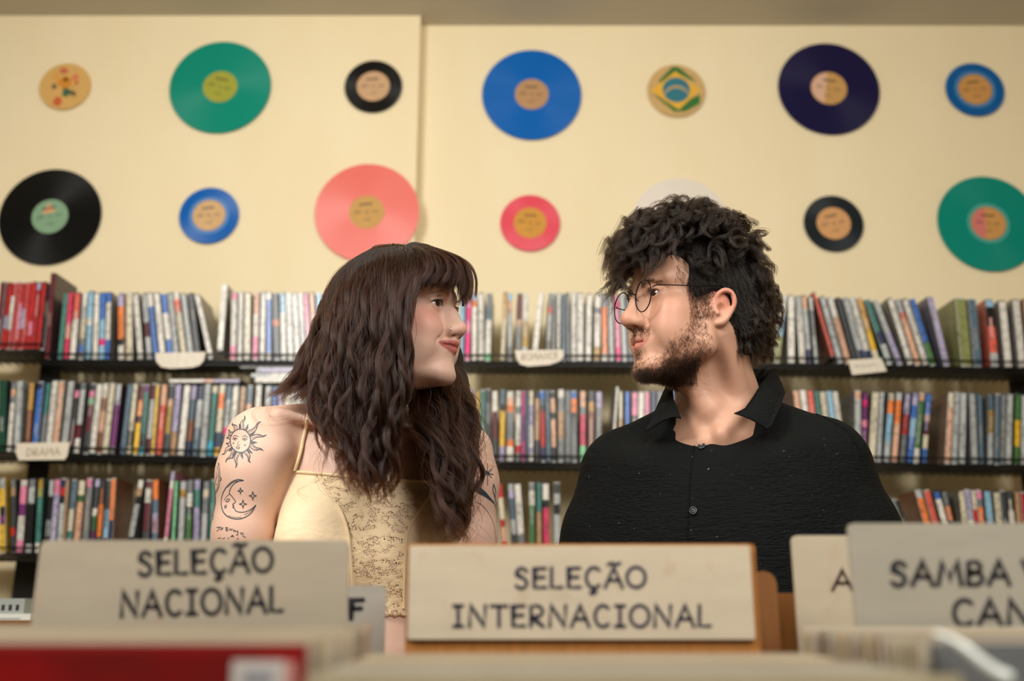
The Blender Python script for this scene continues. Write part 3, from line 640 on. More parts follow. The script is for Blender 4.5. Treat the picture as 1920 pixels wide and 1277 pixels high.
def skin_mat(name, base, rough=.48):
    m = mat(name, base, rough); b = bsdf(m)
    b.inputs['Subsurface Weight'].default_value = .16; b.inputs['Subsurface Radius'].default_value = (.6, .25, .12)
    b.inputs['Subsurface Scale'].default_value = .012; b.inputs['Specular IOR Level'].default_value = .4
    vc = N(m, 'ShaderNodeVertexColor', layer_name='Skin'); v = coords(m)
    n1 = noise_n(m, v, 55, 4, .6)
    c = mix(m, n1, vc.outputs[0], mix(m, 1.0, vc.outputs[0], (.93, .83, .80), 'MULTIPLY'))
    L(m, c, b.inputs['Base Color'])
    n2 = noise_n(m, v, 900, 3, .6); n3 = noise_n(m, v, 220, 2)
    ad = N(m, 'ShaderNodeMath', operation='ADD'); L(m, n2, ad.inputs[0]); L(m, n3, ad.inputs[1]); bump(m, ad.outputs[0], .22, .0006); return m
def face_colors(loc, w, base):
    """colour that belongs to the skin itself: lips, cheeks, nose and ear flush"""
    c = np.tile(np.array(srgb(base), f32), (len(loc), 1)); x, y, z = loc[:, 0], loc[:, 1], loc[:, 2]; ax = np.abs(x)
    def put(wt, col): c[:] = c*(1-wt[:, None])+np.array(srgb(col), f32)*wt[:, None]
    G = lambda cx, cy, cz, r: np.exp(-(((ax-cx)**2+(y-cy)**2+(z-cz)**2)/(r*r)))
    put(.7*G(.046, .07, -.010, .024) if w else .22*G(.046, .07, -.012, .024), (222, 128, 112))
    put(.35*G(0, .118, -.018, .014), (216, 120, 100)); put(.45*G(.085, -.01, .008, .024), (214, 110, 90))
    put((.45 if w else .25)*G(.032, .086, .023, .010), (120, 72, 60))
    mz = -.0415 if w else -.0532; mc = .0350 if w else .0265; t = np.clip(ax/mc, 0, 1); cz = mz+(.0006 if w else .0018)*t**1.6
    up = (.0070 if w else .0055)*(1-t**2.2)*(1-.12*np.exp(-(ax/.003)**2)); lw = (.0092 if w else .0085)*(1-t**(1.5 if w else 2))
    inn = np.clip(1.5-np.maximum((z-cz)/np.maximum(up, .0002), (cz-z)/np.maximum(lw, .0002)), 0, 1)*(y > .069)*(ax < mc)
    inn = np.clip(inn*2.2, 0, 1)
    put(inn*(.85 if w else .7), (172, 74, 72) if w else (196, 112, 100)); return c
def build_eye(par, M, s, iris, gaze=(0, 0)):
    e = Vector((s*.0315, .0735, .0195)); R = Matrix.Rotation(math.radians(gaze[0]), 4, 'Z') @ Matrix.Rotation(math.radians(gaze[1]), 4, 'X')
    T = M @ Matrix.Translation(e) @ R
    b = MB(); nu, nv = 28, 30; vs = []; cs = []; fs = []
    for j in range(nv+1):
        th = math.pi*j/nv
        for i in range(nu):
            ph = 2*math.pi*i/nu; r = .0122+(.0009*max(0, math.cos(th)-.86)/.14 if th < .6 else 0)
            vs.append(T @ Vector((r*math.sin(th)*math.cos(ph), r*math.cos(th), r*math.sin(th)*math.sin(ph))))
    for j in range(nv):
        th = math.degrees(math.pi*(j+.5)/nv)
        for i in range(nu):
            fs.append((j*nu+i, j*nu+(i+1) % nu, (j+1)*nu+(i+1) % nu, (j+1)*nu+i))
            cs.append(srgb((8, 7, 8)) if th < 12 else srgb(iris) if th < 29 else srgb([q*.5 for q in iris]) if th < 33 else srgb((186, 174, 164)))
    me = mesh('eye', vs, fs, m_eye, par, True, cs); return me
m_eye = mat('eye_wet', (200, 200, 200), .06, Specular_IOR_Level=.6, Coat_Weight=.6); _v = N(m_eye, 'ShaderNodeVertexColor', layer_name='Col'); L(m_eye, _v.outputs[0], bsdf(m_eye).inputs['Base Color'])
def hair_mat(name, col, rough=.32, var=.5):
    m = bpy.data.materials.new(name); m.use_nodes = True; nt = m.node_tree; nt.nodes.clear()
    out = nt.nodes.new('ShaderNodeOutputMaterial'); h = nt.nodes.new('ShaderNodeBsdfHairPrincipled')
    h.model = 'CHIANG'; h.parametrization = 'COLOR'; h.inputs['Color'].default_value = (*srgb(col), 1)
    h.inputs['Roughness'].default_value = rough; h.inputs['Radial Roughness'].default_value = .35; h.inputs['IOR'].default_value = 1.42
    ci = nt.nodes.new('ShaderNodeHairInfo'); cr = nt.nodes.new('ShaderNodeValToRGB'); a, b_ = cr.color_ramp.elements
    a.color = (*[q*(1-var) for q in srgb(col)], 1); b_.color = (*[min(1, q*(1+2.2*var)) for q in srgb(col)], 1); b_.position = 1.0
    nt.links.new(ci.outputs['Random'], cr.inputs[0]); nt.links.new(cr.outputs[0], h.inputs['Color'])
    for k_ in ('Random Roughness',):
        if k_ in h.inputs: h.inputs[k_].default_value = .2
    nt.links.new(h.outputs[0], out.inputs[0]); return m
def local(M, pos):
    Mi = np.array(M.inverted(), f32); return pos @ Mi[:3, :3].T+Mi[:3, 3]
def surf_strands(pos, nor, cand, n, length, k, down, M, curl=0.0, jit=.35, outw=.5, seed=1):
    """short hairs growing from surface vertices"""
    r = np.random.default_rng(seed); id_ = r.choice(cand, n); p = pos[id_]+r.normal(0, .0012, (n, 3)); p -= nor[id_]*((p-pos[id_])*nor[id_]).sum(1)[:, None]; nr = nor[id_]
    d = nr*outw+np.asarray(down(p), f32)+r.normal(0, jit, (n, 3)); d /= np.linalg.norm(d, axis=1)[:, None]
    ln = length*(.5+.8*r.random(n)); t = np.linspace(0, 1, k)
    bend = r.normal(0, curl, (n, 3))
    out = p[:, None, :]+(d[:, None, :]*t[None, :, None]+bend[:, None, :]*(t**2)[None, :, None])*ln[:, None, None]
    return out
RS = .0016
# ------------------------------------------------------------ the woman
SKW = (228, 194, 174); SKM = (208, 164, 138)
W_ = Person(); W_.M = frame(70, .97, (.0315, .086, .0195), 823, 570, 1.46)
W_.T = frame(22, 1.0, (0, 0, 0), 685, 830, 1.53)
def tl(M, q): return M @ Vector(q)
def hand_ops(c, s, k=.006):
    """relaxed hand hanging below c: palm, four curled fingers, thumb"""
    c = Vector(c); o = [('u', s_ell(c+Vector((0, 0, -.045)), (.016, .038, .046)), .01)]
    for i, (dy, ln) in enumerate(((.028, .070), (.010, .078), (-.009, .072), (-.026, .056))):
        b = c+Vector((0, dy, -.082)); m = b+Vector((s*-.006, 0, -ln*.5)); e = b+Vector((s*-.024, 0, -ln*.85))
        o.append(('u', s_chain([b, m, e], [.0085, .008, .0065], .003), .003))
    b = c+Vector((s*-.006, .034, -.030)); o.append(('u', s_chain([b, b+Vector((s*-.010, .020, -.028)), b+Vector((s*-.020, .020, -.054))], [.011, .0095, .0075], .004), .008))
    return o
wt = []; U = lambda f, k=.03: wt.append(('u', f, k))
U(s_ell((0, -.005, -.11), (.124, .088, .165))); U(s_ell((0, .002, -.31), (.112, .082, .14)), .06); U(s_ell((0, 0, -.47), (.155, .105, .13)), .05)
for s in (-1, 1):
    U(s_ell((s*.066, .060, -.158), (.068, .044, .066)), .045)
w_torso = list(wt); 
for s in (-1, 1):
    U(s_cap((s*.045, -.022, .030), (s*.155, -.010, .012), .036, .034), .03)
    U(s_chain([(s*.166, -.004, -.004), (s*.172, -.002, -.055), (s*.175, -.005, -.14), (s*.182, -.010, -.29), (s*.180, .050, -.40), (s*.165, .13, -.50)], [.044, .0440, .0400, .035, .034, .023], .02), .011)
    U(s_cap((s*.14, .02, -.03), (s*.155, .0, -.08), .03, .03), .03)
    U(s_cap((s*.018, .062, .004), (s*.135, .018, .034), .0060, .0060), .014)
    wt.append(('s', s_ell((s*.07, .055, .052), (.045, .018, .012)), .016))
    for h in hand_ops((s*.168, .135, -.51), s): wt.append(h)
W_.o0 = W_.M.translation.copy()
w_head = sdf(head_ops(True), W_.M, (W_.o0, .2)); w_body = sdf(wt, W_.T)
w_neck = s_chain([W_.M @ Vector((0, -.022, -.035)), W_.T @ Vector((0, -.012, .085)), W_.T @ Vector((0, -.01, .0))], [.047, .047, .062], .02)
w_ster = s_chain([W_.M @ Vector((.052, -.012, -.045)), W_.T @ Vector((.012, .056, .010))], [.009, .006], .01)
def w_skin(p): return smin(smin(smin(w_head(p), w_neck(p), .02), w_body(p), .035), w_ster(p), .03)
def legs(par, T, sc, mt, ms, zhip, foot=True):
    o = []; zf = -T.translation.z
    for s in (-1, 1):
        o.append(('u', s_chain([(s*.085*sc, 0, zhip), (s*.090*sc, .01, (zhip+zf)*.52), (s*.095*sc, -.01, zf+.05)], [.098*sc, .070*sc, .052*sc], .02), .02))
    o.append(('u', s_ell((0, 0, zhip+.03), (.168*sc, .118*sc, .12)), .04)); o.append(('i', lambda p: zf+.03-p[:, 2], .004)); o.append(('i', lambda p: p[:, 2]-(zhip+.125), .004))
    t = T.translation; f = sdf(o, T)
    pos, Q, nr = nets(f, axis(t.x-.32, (t.x+.32, .012)), axis(t.y-.3, (t.y+.3, .012)), axis(.0, (t.z+zhip+.16, .014)))
    np_mesh('trousers', pos, Q, mt, par)
    for s in (-1, 1):
        o = [('u', s_ell((s*.095*sc, .06, zf+.035), (.046, .135, .045)), .02), ('u', s_ell((s*.095*sc, -.03, zf+.05), (.04, .05, .05)), .02), ('i', lambda p: zf+.001-p[:, 2], .004)]
        pos, Q, nr = nets(sdf(o, T), axis(t.x-.32, (t.x+.32, .010)), axis(t.y-.35, (t.y+.35, .010)), axis(-.02, (.13, .008)))
        np_mesh('shoe', pos, Q, ms, par)
m_denim = mat('dark_trousers', (40, 42, 50), .8); m_shoe = mat('shoe_leather', (30, 28, 26), .5)
woman = empty('person', (W_.T.translation.x, W_.T.translation.y, 0), 'woman with long wavy brown hair and cream lace top, looking right at the man', 'person'); wi = Matrix.Translation(-woman.location)
def under(par, *objs):
    for o in objs: o.parent = par; o.matrix_parent_inverse = Matrix.Translation(-par.location)
def build_person(root, nm, skin, M, T, w, base, xr, yr, zc):
    o0 = M.translation; t = T.translation
    ax = axis(xr[0], (o0.x-.125, .005), (o0.x+.125, RS), (xr[1], .005)); ay = axis(yr[0], (o0.y-.125, .005), (o0.y+.125, RS), (yr[1], .005))
    az = axis(zc, (t.z-.30, .010), (o0.z-.13, .004), (o0.z+.16, RS))
    pos, Q, nor = nets(skin, ax, ay, az); lc = local(M, pos)
    col = face_colors(lc, w, base)
    b = np_mesh('body', pos, Q, skin_mat('skin_'+nm, base), None, {'Skin': col}); under(root, b)
    return b, pos, Q, nor, lc
wb, wpos, wQ, wnor, wlc = build_person(woman, 'fair', w_skin, W_.M, W_.T, True, SKW, (W_.T.translation.x-.30, W_.T.translation.x+.30), (W_.T.translation.y-.27, W_.T.translation.y+.20), W_.T.translation.z-.72)
legs(woman, W_.T, .92, m_denim, m_shoe, -.52)
for o in list(COL.objects):
    if o.parent == woman and o.matrix_parent_inverse == Matrix.Identity(4): under(woman, o)
for s in (-1, 1):
    e = build_eye(None, W_.M, s, (30, 25, 24), (2, 2)); under(woman, e)
w_bvh = bvh_of(wb)
# camisole: a shell over the torso, cut at the neckline and the scalloped hem
m_cami = mat('cream_satin_jersey', (247, 222, 182), .62, Sheen_Weight=.2)
bump(m_cami, noise_n(m_cami, coords(m_cami, (1, 1, 1.6)), 22, 3), .35, .012)
m_lace = mat('cream_lace', (243, 217, 174), .7)
v = coords(m_lace, (1, 1, 1)); vo = N(m_lace, 'ShaderNodeTexVoronoi', feature='DISTANCE_TO_EDGE'); vo.inputs['Scale'].default_value = 400; L(m_lace, v, vo.inputs['Vector'])
fl = noise_n(m_lace, coords(m_lace, (1, 1, 1.8)), 62, 3, .55)
g1 = N(m_lace, 'ShaderNodeMath', operation='GREATER_THAN'); L(m_lace, vo.outputs['Distance'], g1.inputs[0]); g1.inputs[1].default_value = .16
g2 = N(m_lace, 'ShaderNodeMath', operation='LESS_THAN'); L(m_lace, fl, g2.inputs[0]); g2.inputs[1].default_value = .50
gm = N(m_lace, 'ShaderNodeMath', operation='MULTIPLY'); L(m_lace, g1.outputs[0], gm.inputs[0]); L(m_lace, g2.outputs[0], gm.inputs[1])
gs = N(m_lace, 'ShaderNodeMath', operation='SUBTRACT'); gs.inputs[0].default_value = 1.0; L(m_lace, gm.outputs[0], gs.inputs[1]); L(m_lace, gs.outputs[0], bsdf(m_lace).inputs['Alpha'])
bump(m_lace, fl, .7, .002)
w_tors = sdf(w_torso, W_.T); t = W_.T.translation
x_l = P(552, 880, 1.5); x_r = P(865, 900, 1.5)
z_top = lambda px: np.interp(px, [480, 505, 530, 552, 610, 700, 800, 865, 900, 930], [960, 925, 898, 881, 886, 896, 899, 897, 905, 930])
def cam_clip(p, hem):
    px, py = proj(p); lt = local(W_.T, p)
    top = (z_top(px)-py)/F*1.5
    back = lt[:, 1] < -.02; top = np.where(back, lt[:, 2]+.10, top)
    bot = (py-(1153+(3.5*np.abs(np.sin(px*.18)) if hem else 0)-.02*np.abs(px-740)))/F*1.5
    return np.maximum(top, bot).astype(f32)
def w_cami(p): 
    return smax(w_tors(p)-.0042, cam_clip(p, True), .0015)
pos, Q, nr = nets(w_cami, axis(t.x-.2, (t.x+.2, .003)), axis(t.y-.2, (t.y+.2, .003)), axis(t.z-.34, (t.z+.02, .0026)))
px, py = proj(pos); lt = local(W_.T, pos)
lb = np.interp(py, [880, 895, 947, 985, 1006, 1160], [556, 590, 632, 649, 655, 663]); rb = np.interp(py, [880, 900, 933, 1001, 1057, 1160], [868, 850, 804, 762, 759, 757])
lace = (px > lb) & (px < rb) & (lt[:, 1] > 0)
fm = lace[Q].all(1)
u1, Q1 = (lambda q: (np.unique(q), q))(Q[~fm]); mp = np.zeros(len(pos), np.int64); mp[u1] = np.arange(len(u1)); o = np_mesh('camisole', pos[u1], mp[Q1], m_cami); under(woman, o); cami = o
u2 = np.unique(Q[fm]); mp[u2] = np.arange(len(u2)); lo_ = np_mesh('lace_panel', pos[u2], mp[Q[fm]], m_lace); under(cami, lo_); lo_.parent = cami; lo_.matrix_parent_inverse = cami.matrix_basis.inverted()
full = np_mesh('tmp', pos, Q, m_cami); c_bvh = bvh_of(full); bpy.data.objects.remove(full)
def sub(par, o): o.parent = par; o.matrix_parent_inverse = Matrix.Identity(4)
m_trim = mat('cream_piping', (246, 220, 176), .45)
o = on_skin('seam_piping', c_bvh, [([(632, 947), (641, 962), (649, 984), (654, 1006), (658, 1060), (663, 1140)], .0022)], m_trim, cami, .001, 3, True); sub(cami, o)
o = on_skin('seam_piping', c_bvh, [([(806, 930), (785, 962), (770, 984), (762, 1003), (759, 1060), (757, 1140)], .0022)], m_trim, cami, .001, 3, True); sub(cami, o)
o = on_skin('neckline_edging', c_bvh, [([(512, 922), (530, 902), (553, 885), (610, 890), (700, 900), (800, 903), (862, 902)], .0024)], m_trim, cami, .0008, 3, True); sub(cami, o)
o = on_skin('strap', w_bvh, [([(579, 744), (578, 775), (571, 815), (562, 850), (552, 883)], .0026)], m_trim, cami, .002, 3, True); sub(cami, o)
o = on_skin('strap', w_bvh, [([(874, 800), (870, 850), (862, 900)], .0026)], m_trim, cami, .002, 3, True); sub(cami, o)
# ------------------------------------------------------------ the man
M_ = Person(); M_.M = frame(-68, .97, (-.0315, .086, .0195), 1223, 550, 1.46)
M_.T = frame(-19, 1.0, (0, 0, 0), 1350, 870, 1.50)
mt_ = []; U = lambda f, k=.03: mt_.append(('u', f, k))
U(s_ell((0, 0, -.14), (.155, .10, .185))); U(s_ell((0, 0, -.36), (.145, .10, .16)), .06); U(s_ell((0, 0, -.50), (.155, .11, .12)), .05)
for s in (-1, 1):
    U(s_cap((s*.05, -.025, .040), (s*.145, -.01, -.005), .038, .036), .04)
    U(s_chain([(s*.165, 0, -.005), (s*.180, 0, -.10), (s*.195, -.005, -.28), (s*.195, .06, -.42), (s*.18, .14, -.50)], [.044, .046, .042, .038, .026], .02), .02)
    U(s_cap((s*.018, .064, .022), (s*.11, .03, .018), .007, .006), .016)
    for h in hand_ops((s*.19, .145, -.51), s): mt_.append(h)
m_head = sdf(head_ops(False), M_.M, (M_.M.translation, .2)); m_body = sdf(mt_, M_.T)
m_neck = s_chain([M_.M @ Vector((0, -.030, -.030)), M_.T @ Vector((0, -.012, .10)), M_.T @ Vector((0, -.01, .03))], [.056, .060, .075], .02)
m_ster = s_chain([M_.M @ Vector((-.056, -.020, -.040)), M_.T @ Vector((-.040, .030, .085)), M_.T @ Vector((-.014, .072, .035))], [.015, .014, .009], .01)
m_thr = s_chain([M_.M @ Vector((0, .022, -.085)), M_.T @ Vector((.004, .060, .075))], [.018, .014], .01)
def m_skin(p): return smin(smin(smin(smin(m_head(p), m_neck(p), .02), m_body(p), .035), m_ster(p), .016), m_thr(p), .03)
man = empty('person', (M_.T.translation.x, M_.T.translation.y, 0), 'man with curly black hair, beard and glasses, in black shirt, looking left', 'person')
mb, mpos, mQ, mnor, mlc = build_person(man, 'tan', m_skin, M_.M, M_.T, False, SKM, (M_.T.translation.x-.32, M_.T.translation.x+.32), (M_.T.translation.y-.27, M_.T.translation.y+.20), M_.T.translation.z-.72)
legs(man, M_.T, 1.0, m_denim, m_shoe, -.55)
for o in list(COL.objects):
    if o.parent == man and o.matrix_parent_inverse == Matrix.Identity(4): under(man, o)
for s in (-1, 1):
    e = build_eye(None, M_.M, s, (52, 34, 22), (0, 2)); under(man, e)
m_bvh = bvh_of(mb)
# shirt
m_shirt = mat('black_crinkle_cotton', (9, 12, 12), .8, Specular_IOR_Level=.16)
v = coords(m_shirt, (1, 1, 5.5)); wv = noise_n(m_shirt, v, 26, 4, .55); wv2 = noise_n(m_shirt, coords(m_shirt, (1, 1, 4)), 110, 2)
ad = N(m_shirt, 'ShaderNodeMath', operation='ADD'); L(m_shirt, wv, ad.inputs[0]); L(m_shirt, wv2, ad.inputs[1]); bump(m_shirt, ad.outputs[0], .55, .006)
lint = noise_n(m_shirt, coords(m_shirt), 330, 0); L(m_shirt, ramp(m_shirt, lint, [(0, srgb((7, 10, 10))), (.85, srgb((9, 12, 12))), (.88, srgb((96, 106, 106)))]), bsdf(m_shirt).inputs['Base Color'])
st = []; U = lambda f, k=.04: st.append(('u', f, k))
U(s_ell((0, .005, -.15), (.172, .118, .205))); U(s_ell((0, 0, -.38), (.178, .122, .22)), .08)
for s in (-1, 1):
    U(s_cap((s*.058, -.020, .058), (s*.145, -.006, .012), .044, .048), .04)
    U(s_chain([(s*.160, 0, -.014), (s*.180, 0, -.10), (s*.202, .0, -.20), (s*.215, .005, -.27)], [.056, .060, .066, .068], .02), .035)
    U(s_cap((s*.10, .06, -.02), (s*.14, .05, -.12), .04, .05), .05)
st.append(('i', lambda p: -.27-.35*np.clip(.2-np.abs(p[:, 0]), 0, 1)*5-p[:, 2], .004))
shf = sdf(st, M_.T)
Mn = s_chain([M_.T @ Vector((0, -.015, .25)), M_.T @ Vector((0, -.012, .10)), M_.T @ Vector((0, .0, .04))], [.060, .058, .054], .01)
vneck = s_poly_xz([tuple((P(x, y, 1.40).x, P(x, y, 1.40).z)) for x, y in ((1255, 690), (1262, 745), (1279, 786), (1300, 803), (1317, 817), (1341, 794), (1350, 778), (1400, 768), (1440, 700))])
def fold(p):
    q = local(M_.T, p); x, z = q[:, 0], q[:, 2]
    return (.0026*np.sin(38*x+22*z+2*np.sin(17*z))*np.clip((.03-z)*6, 0, 1)+.0018*np.sin(64*x-30*z+1)*np.clip((-.05-z)*5, 0, 1)).astype(f32)
def m_shirt_f(p):
    d = shf(p)+fold(p)-.002
    front = p[:, 1] < M_.T.translation.y-.01
    d = smax(d, -np.where(front, vneck(p), .05).astype(f32), .002); return smax(d, -Mn(p), .003)
t = M_.T.translation
pos, Q, nr = nets(m_shirt_f, axis(t.x-.34, (t.x+.34, .0042)), axis(t.y-.24, (t.y+.24, .0042)), axis(t.z-.62, (t.z-.3, .010), (t.z+.12, .0042)))
shirt = np_mesh('shirt', pos, Q, m_shirt); under(man, shirt); s_bvh = bvh_of(shirt)
def sheet(name, inner, outer, n, thick, m, par, bulge=.004):
    """a thick cloth strip between two 3D polylines"""
    def res(pts, k):
        pts = [Vector(p) for p in pts]; ln = [0]
        for a, b in zip(pts, pts[1:]): ln.append(ln[-1]+(b-a).length)
        return [Vector([float(np.interp(ln[-1]*i/(k-1), ln, [p[j] for p in pts])) for j in range(3)]) for i in range(k)]
    A_, B_ = res(inner, n), res(outer, n); m_ = 7; vs = []
    for s in (0, 1):
        for a, b in zip(A_, B_):
            for j in range(m_):
                u = j/(m_-1); p = a.lerp(b, u); nrm = Vector((0, -1, .25)).normalized()
                vs.append(p+nrm*(bulge*math.sin(math.pi*u)+s*thick))
    fs = []; o1 = n*m_
    for i in range(n-1):
        for j in range(m_-1):
            q = (i*m_+j, i*m_+j+1, (i+1)*m_+j+1, (i+1)*m_+j); fs += [q[::-1], tuple(k+o1 for k in q)]
    rim = [i*m_ for i in range(n)]+[(n-1)*m_+j for j in range(1, m_)]+[i*m_+m_-1 for i in range(n-2, -1, -1)]+[j for j in range(m_-2, 0, -1)]
    fs += [(rim[i], rim[(i+1) % len(rim)], rim[(i+1) % len(rim)]+o1, rim[i]+o1) for i in range(len(rim))]
    o = mesh(name, vs, fs, m, None, True); sub(par, o); return o
PP = lambda lst: [P(*q) for q in lst]
sheet('collar', PP([(1448, 694, 1.50), (1437, 706, 1.475), (1427, 720, 1.455), (1412, 744, 1.42), (1395, 768, 1.395), (1376, 776, 1.385)]),
      PP([(1456, 700, 1.51), (1466, 722, 1.485), (1472, 738, 1.46), (1462, 765, 1.42), (1446, 800, 1.375), (1437, 806, 1.372)]), 16, .003, m_shirt, shirt, .006)
sheet('collar', PP([(1262, 712, 1.50), (1261, 730, 1.475), (1263, 750, 1.45), (1270, 768, 1.425), (1277, 786, 1.405)]),
      PP([(1252, 716, 1.51), (1242, 738, 1.50), (1228, 770, 1.475), (1208, 811, 1.445), (1248, 787, 1.42)]), 16, .003, m_shirt, shirt, .006)
# collar stand behind the neck
ring = [M_.T @ Vector((.072*math.cos(a), -.012+.072*math.sin(a), .078+.012*(-math.sin(a)))) for a in np.linspace(math.radians(152), math.radians(388), 22)]
sheet('collar_stand', [r+Vector((0, 0, .020)) for r in ring], [r-Vector((0, 0, .016)) for r in ring], 22, .002, m_shirt, shirt, 0)
o = on_skin('placket_seam', s_bvh, [([(1306, 822), (1299, 850), (1294, 900), (1291, 960), (1288, 1010), (1286, 1100)], .0012)], m_shirt, shirt, .0006, 3, True); sub(shirt, o)
o = on_skin('yoke_seam', s_bvh, [([(1478, 752), (1510, 768), (1550, 785), (1590, 808), (1612, 845), (1622, 870)], .0011)], m_shirt, shirt, .0004, 3, True); sub(shirt, o)
m_button = mat('black_button', (44, 52, 56), .25)
for x, y in ((1316, 838), (1300, 958), (1296, 1075)):
    loc, nor, _, _ = ray_px(s_bvh, x, y)
    if loc is None: continue
    if nor.dot(loc-Vector((0, 0, H))) > 0: nor = -nor
    b = MB(); disc(b, .0040, .0056, 0, .0022, 24); disc(b, .0001, .0042, 0, .0012, 24)
    for a in range(4): b.tube([(.0014*math.cos(a*1.571), .0014*math.sin(a*1.571), .0011), (.0014*math.cos(a*1.571), .0014*math.sin(a*1.571), .0014)], .0006, 6)
    q = nor.to_track_quat('Z', 'Y').to_matrix().to_4x4(); b.v = [tuple(Matrix.Translation(loc+nor*.0005) @ q @ Vector(v_)) for v_ in b.v]
    o = b.build('button', m_button, None, True); sub(shirt, o)
# ------------------------------------------------------------ hair
hm_w = hair_mat('brown_hair', (29, 13, 6), .27, .5); hm_m = hair_mat('black_hair', (18, 11, 6), .28, .4)
hm_b = hair_mat('beard_hair', (30, 20, 13), .33, .4); m_under = mat('hair_underlayer', (26, 14, 9), .75); m_underb = mat('black_hair_underlayer', (12, 9, 7), .8)
bump(m_under, noise_n(m_under, coords(m_under, (1, 1, .12)), 400, 3), .8, .002); bump(m_underb, noise_n(m_underb, coords(m_underb), 160, 4), .9, .004)
def resamp(pts, k):
    c = catmull([P(*q) if len(q) == 3 and q[0] > 5 else Vector(q) for q in pts], 6); ln = np.r_[0, np.cumsum([(b-a).length for a, b in zip(c, c[1:])])]
    a = np.array([tuple(v_) for v_ in c]); t_ = np.linspace(0, ln[-1], k); return np.stack([np.interp(t_, ln, a[:, j]) for j in range(3)], 1)
def sheet_hair(guides, n, k, rad_noise, wave, freq, clumps, seed, frizz=.0015, thick=.010, tip=1.0, lenv=.12):
    r = np.random.default_rng(seed); G = np.stack([resamp(g, k) for g in guides]); ng = len(G); t_ = np.linspace(0, 1, k)
    def at(u):
        i = np.clip(np.floor(u).astype(int), 0, ng-2); f = (u-i)[:, None, None]; return G[i]*(1-f)+G[i+1]*f
    u = r.random(n)*(ng-1); base = at(u)
    cid = np.clip((u/(ng-1)*clumps).astype(int), 0, clumps-1); cid = np.clip(cid*3+r.integers(0, 3, n), 0, clumps*3-1)
    nc = clumps*3; cu = (np.arange(nc)//3+.5)/clumps*(ng-1); cb = at(cu)
    layer = r.random(nc)*thick; ph = r.random(nc)*6.28; am = .5+r.random(nc); fr = freq*(.75+.5*r.random(nc)); coff = r.normal(0, 1, (nc, 3))*np.array([.006, .004, .0])
    L_ = np.linalg.norm(np.diff(G, axis=1), axis=2).sum(1).mean(); s_ = t_*L_
    tan = np.gradient(base, axis=1); tan /= np.linalg.norm(tan, axis=2, keepdims=True)+1e-9
    view = base-np.array([0, 0, H]); view /= np.linalg.norm(view, axis=2, keepdims=True)
    side = np.cross(tan, view); side /= np.linalg.norm(side, axis=2, keepdims=True)+1e-9
    cl = cb[cid]; w_ = np.clip(t_*1.6, 0, .90)[None, :, None]**.8
    out = base*(1-w_)+(cl+coff[cid][:, None, :]*t_[None, :, None]*2)*w_
    env = (.08+1.1*t_**1.25)[None, :]
    A_ = wave*am[cid][:, None]*env
    out += side*(A_*np.sin(2*np.pi*s_[None, :]*fr[cid][:, None]+ph[cid][:, None]))[..., None]
    out -= view*((layer[cid][:, None]+A_*.9*np.cos(2*np.pi*s_[None, :]*fr[cid][:, None]+ph[cid][:, None]+.5))*np.clip(t_*5, .2, 1)[None, :])[..., None]
    spread = r.normal(0, 1, (n, 1, 3))*rad_noise*((.5+.5*np.abs(np.sin(3*t_+1)))*np.clip(t_*6, .12, 1))[None, :, None]
    out += spread
    p2 = r.random((n, 3))*6.28; f2 = (18+20*r.random((n, 1, 3)))
    out += frizz*np.sin(f2*s_[None, :, None]+p2[:, None, :])*(.2+t_)[None, :, None]
    cut = (1-lenv*r.random(n))          # uneven ends
    idx = t_[None, :]*cut[:, None]*(k-1); i0 = np.clip(idx.astype(int), 0, k-2); f = (idx-i0)[..., None]; ar = np.arange(n)[:, None]
    return out[ar, i0]*(1-f)+out[ar, i0+1]*f
Y0 = W_.M.translation.y
near = [
 [(790, 470, Y0-.02), (794, 505, Y0-.085), (774, 560, Y0-.100), (772, 620, Y0-.105), (776, 680, Y0-.105), (768, 745, Y0-.11), (752, 810, Y0-.12), (754, 880, Y0-.11), (742, 930, Y0-.10)],
 [(775, 464, Y0), (782, 505, Y0-.085), (762, 570, Y0-.108), (752, 640, Y0-.115), (752, 720, Y0-.12), (728, 800, Y0-.125), (722, 880, Y0-.12), (708, 950, Y0-.11)],
 [(756, 459, Y0+.01), (752, 505, Y0-.075), (735, 580, Y0-.112), (722, 660, Y0-.12), (708, 740, Y0-.125), (690, 820, Y0-.125), (698, 890, Y0-.12), (690, 940, Y0-.11)],
 [(738, 458, Y0+.02), (716, 505, Y0-.06), (690, 580, Y0-.105), (676, 660, Y0-.115), (664, 740, Y0-.12), (652, 810, Y0-.12), (668, 870, Y0-.12), (684, 930, Y0-.11)],
 [(722, 460, Y0+.03), (682, 505, Y0-.035), (650, 580, Y0-.085), (634, 660, Y0-.10), (622, 740, Y0-.105), (622, 800, Y0-.11), (645, 860, Y0-.115), (640, 920, Y0-.11)],
 [(708, 464, Y0+.05), (656, 512, Y0), (624, 580, Y0-.045), (606, 650, Y0-.065), (588, 710, Y0-.07), (580, 760, Y0-.08), (606, 800, Y0-.09), (625, 850, Y0-.11)],
]
back = [
 [(700, 464, Y0+.06), (640, 520, Y0+.03), (616, 590, Y0-.005), (598, 650, Y0-.03), (575, 705, Y0-.03), (545, 740, Y0-.03)],
 [(705, 462, Y0+.08), (634, 525, Y0+.07), (612, 590, Y0+.04), (592, 660, Y0+.02), (562, 715, Y0+.01), (528, 748, Y0+.00)],
 [(715, 460, Y0+.10), (650, 520, Y0+.12), (630, 590, Y0+.11), (612, 670, Y0+.08), (590, 730, Y0+.06), (570, 760, Y0+.05)],
]
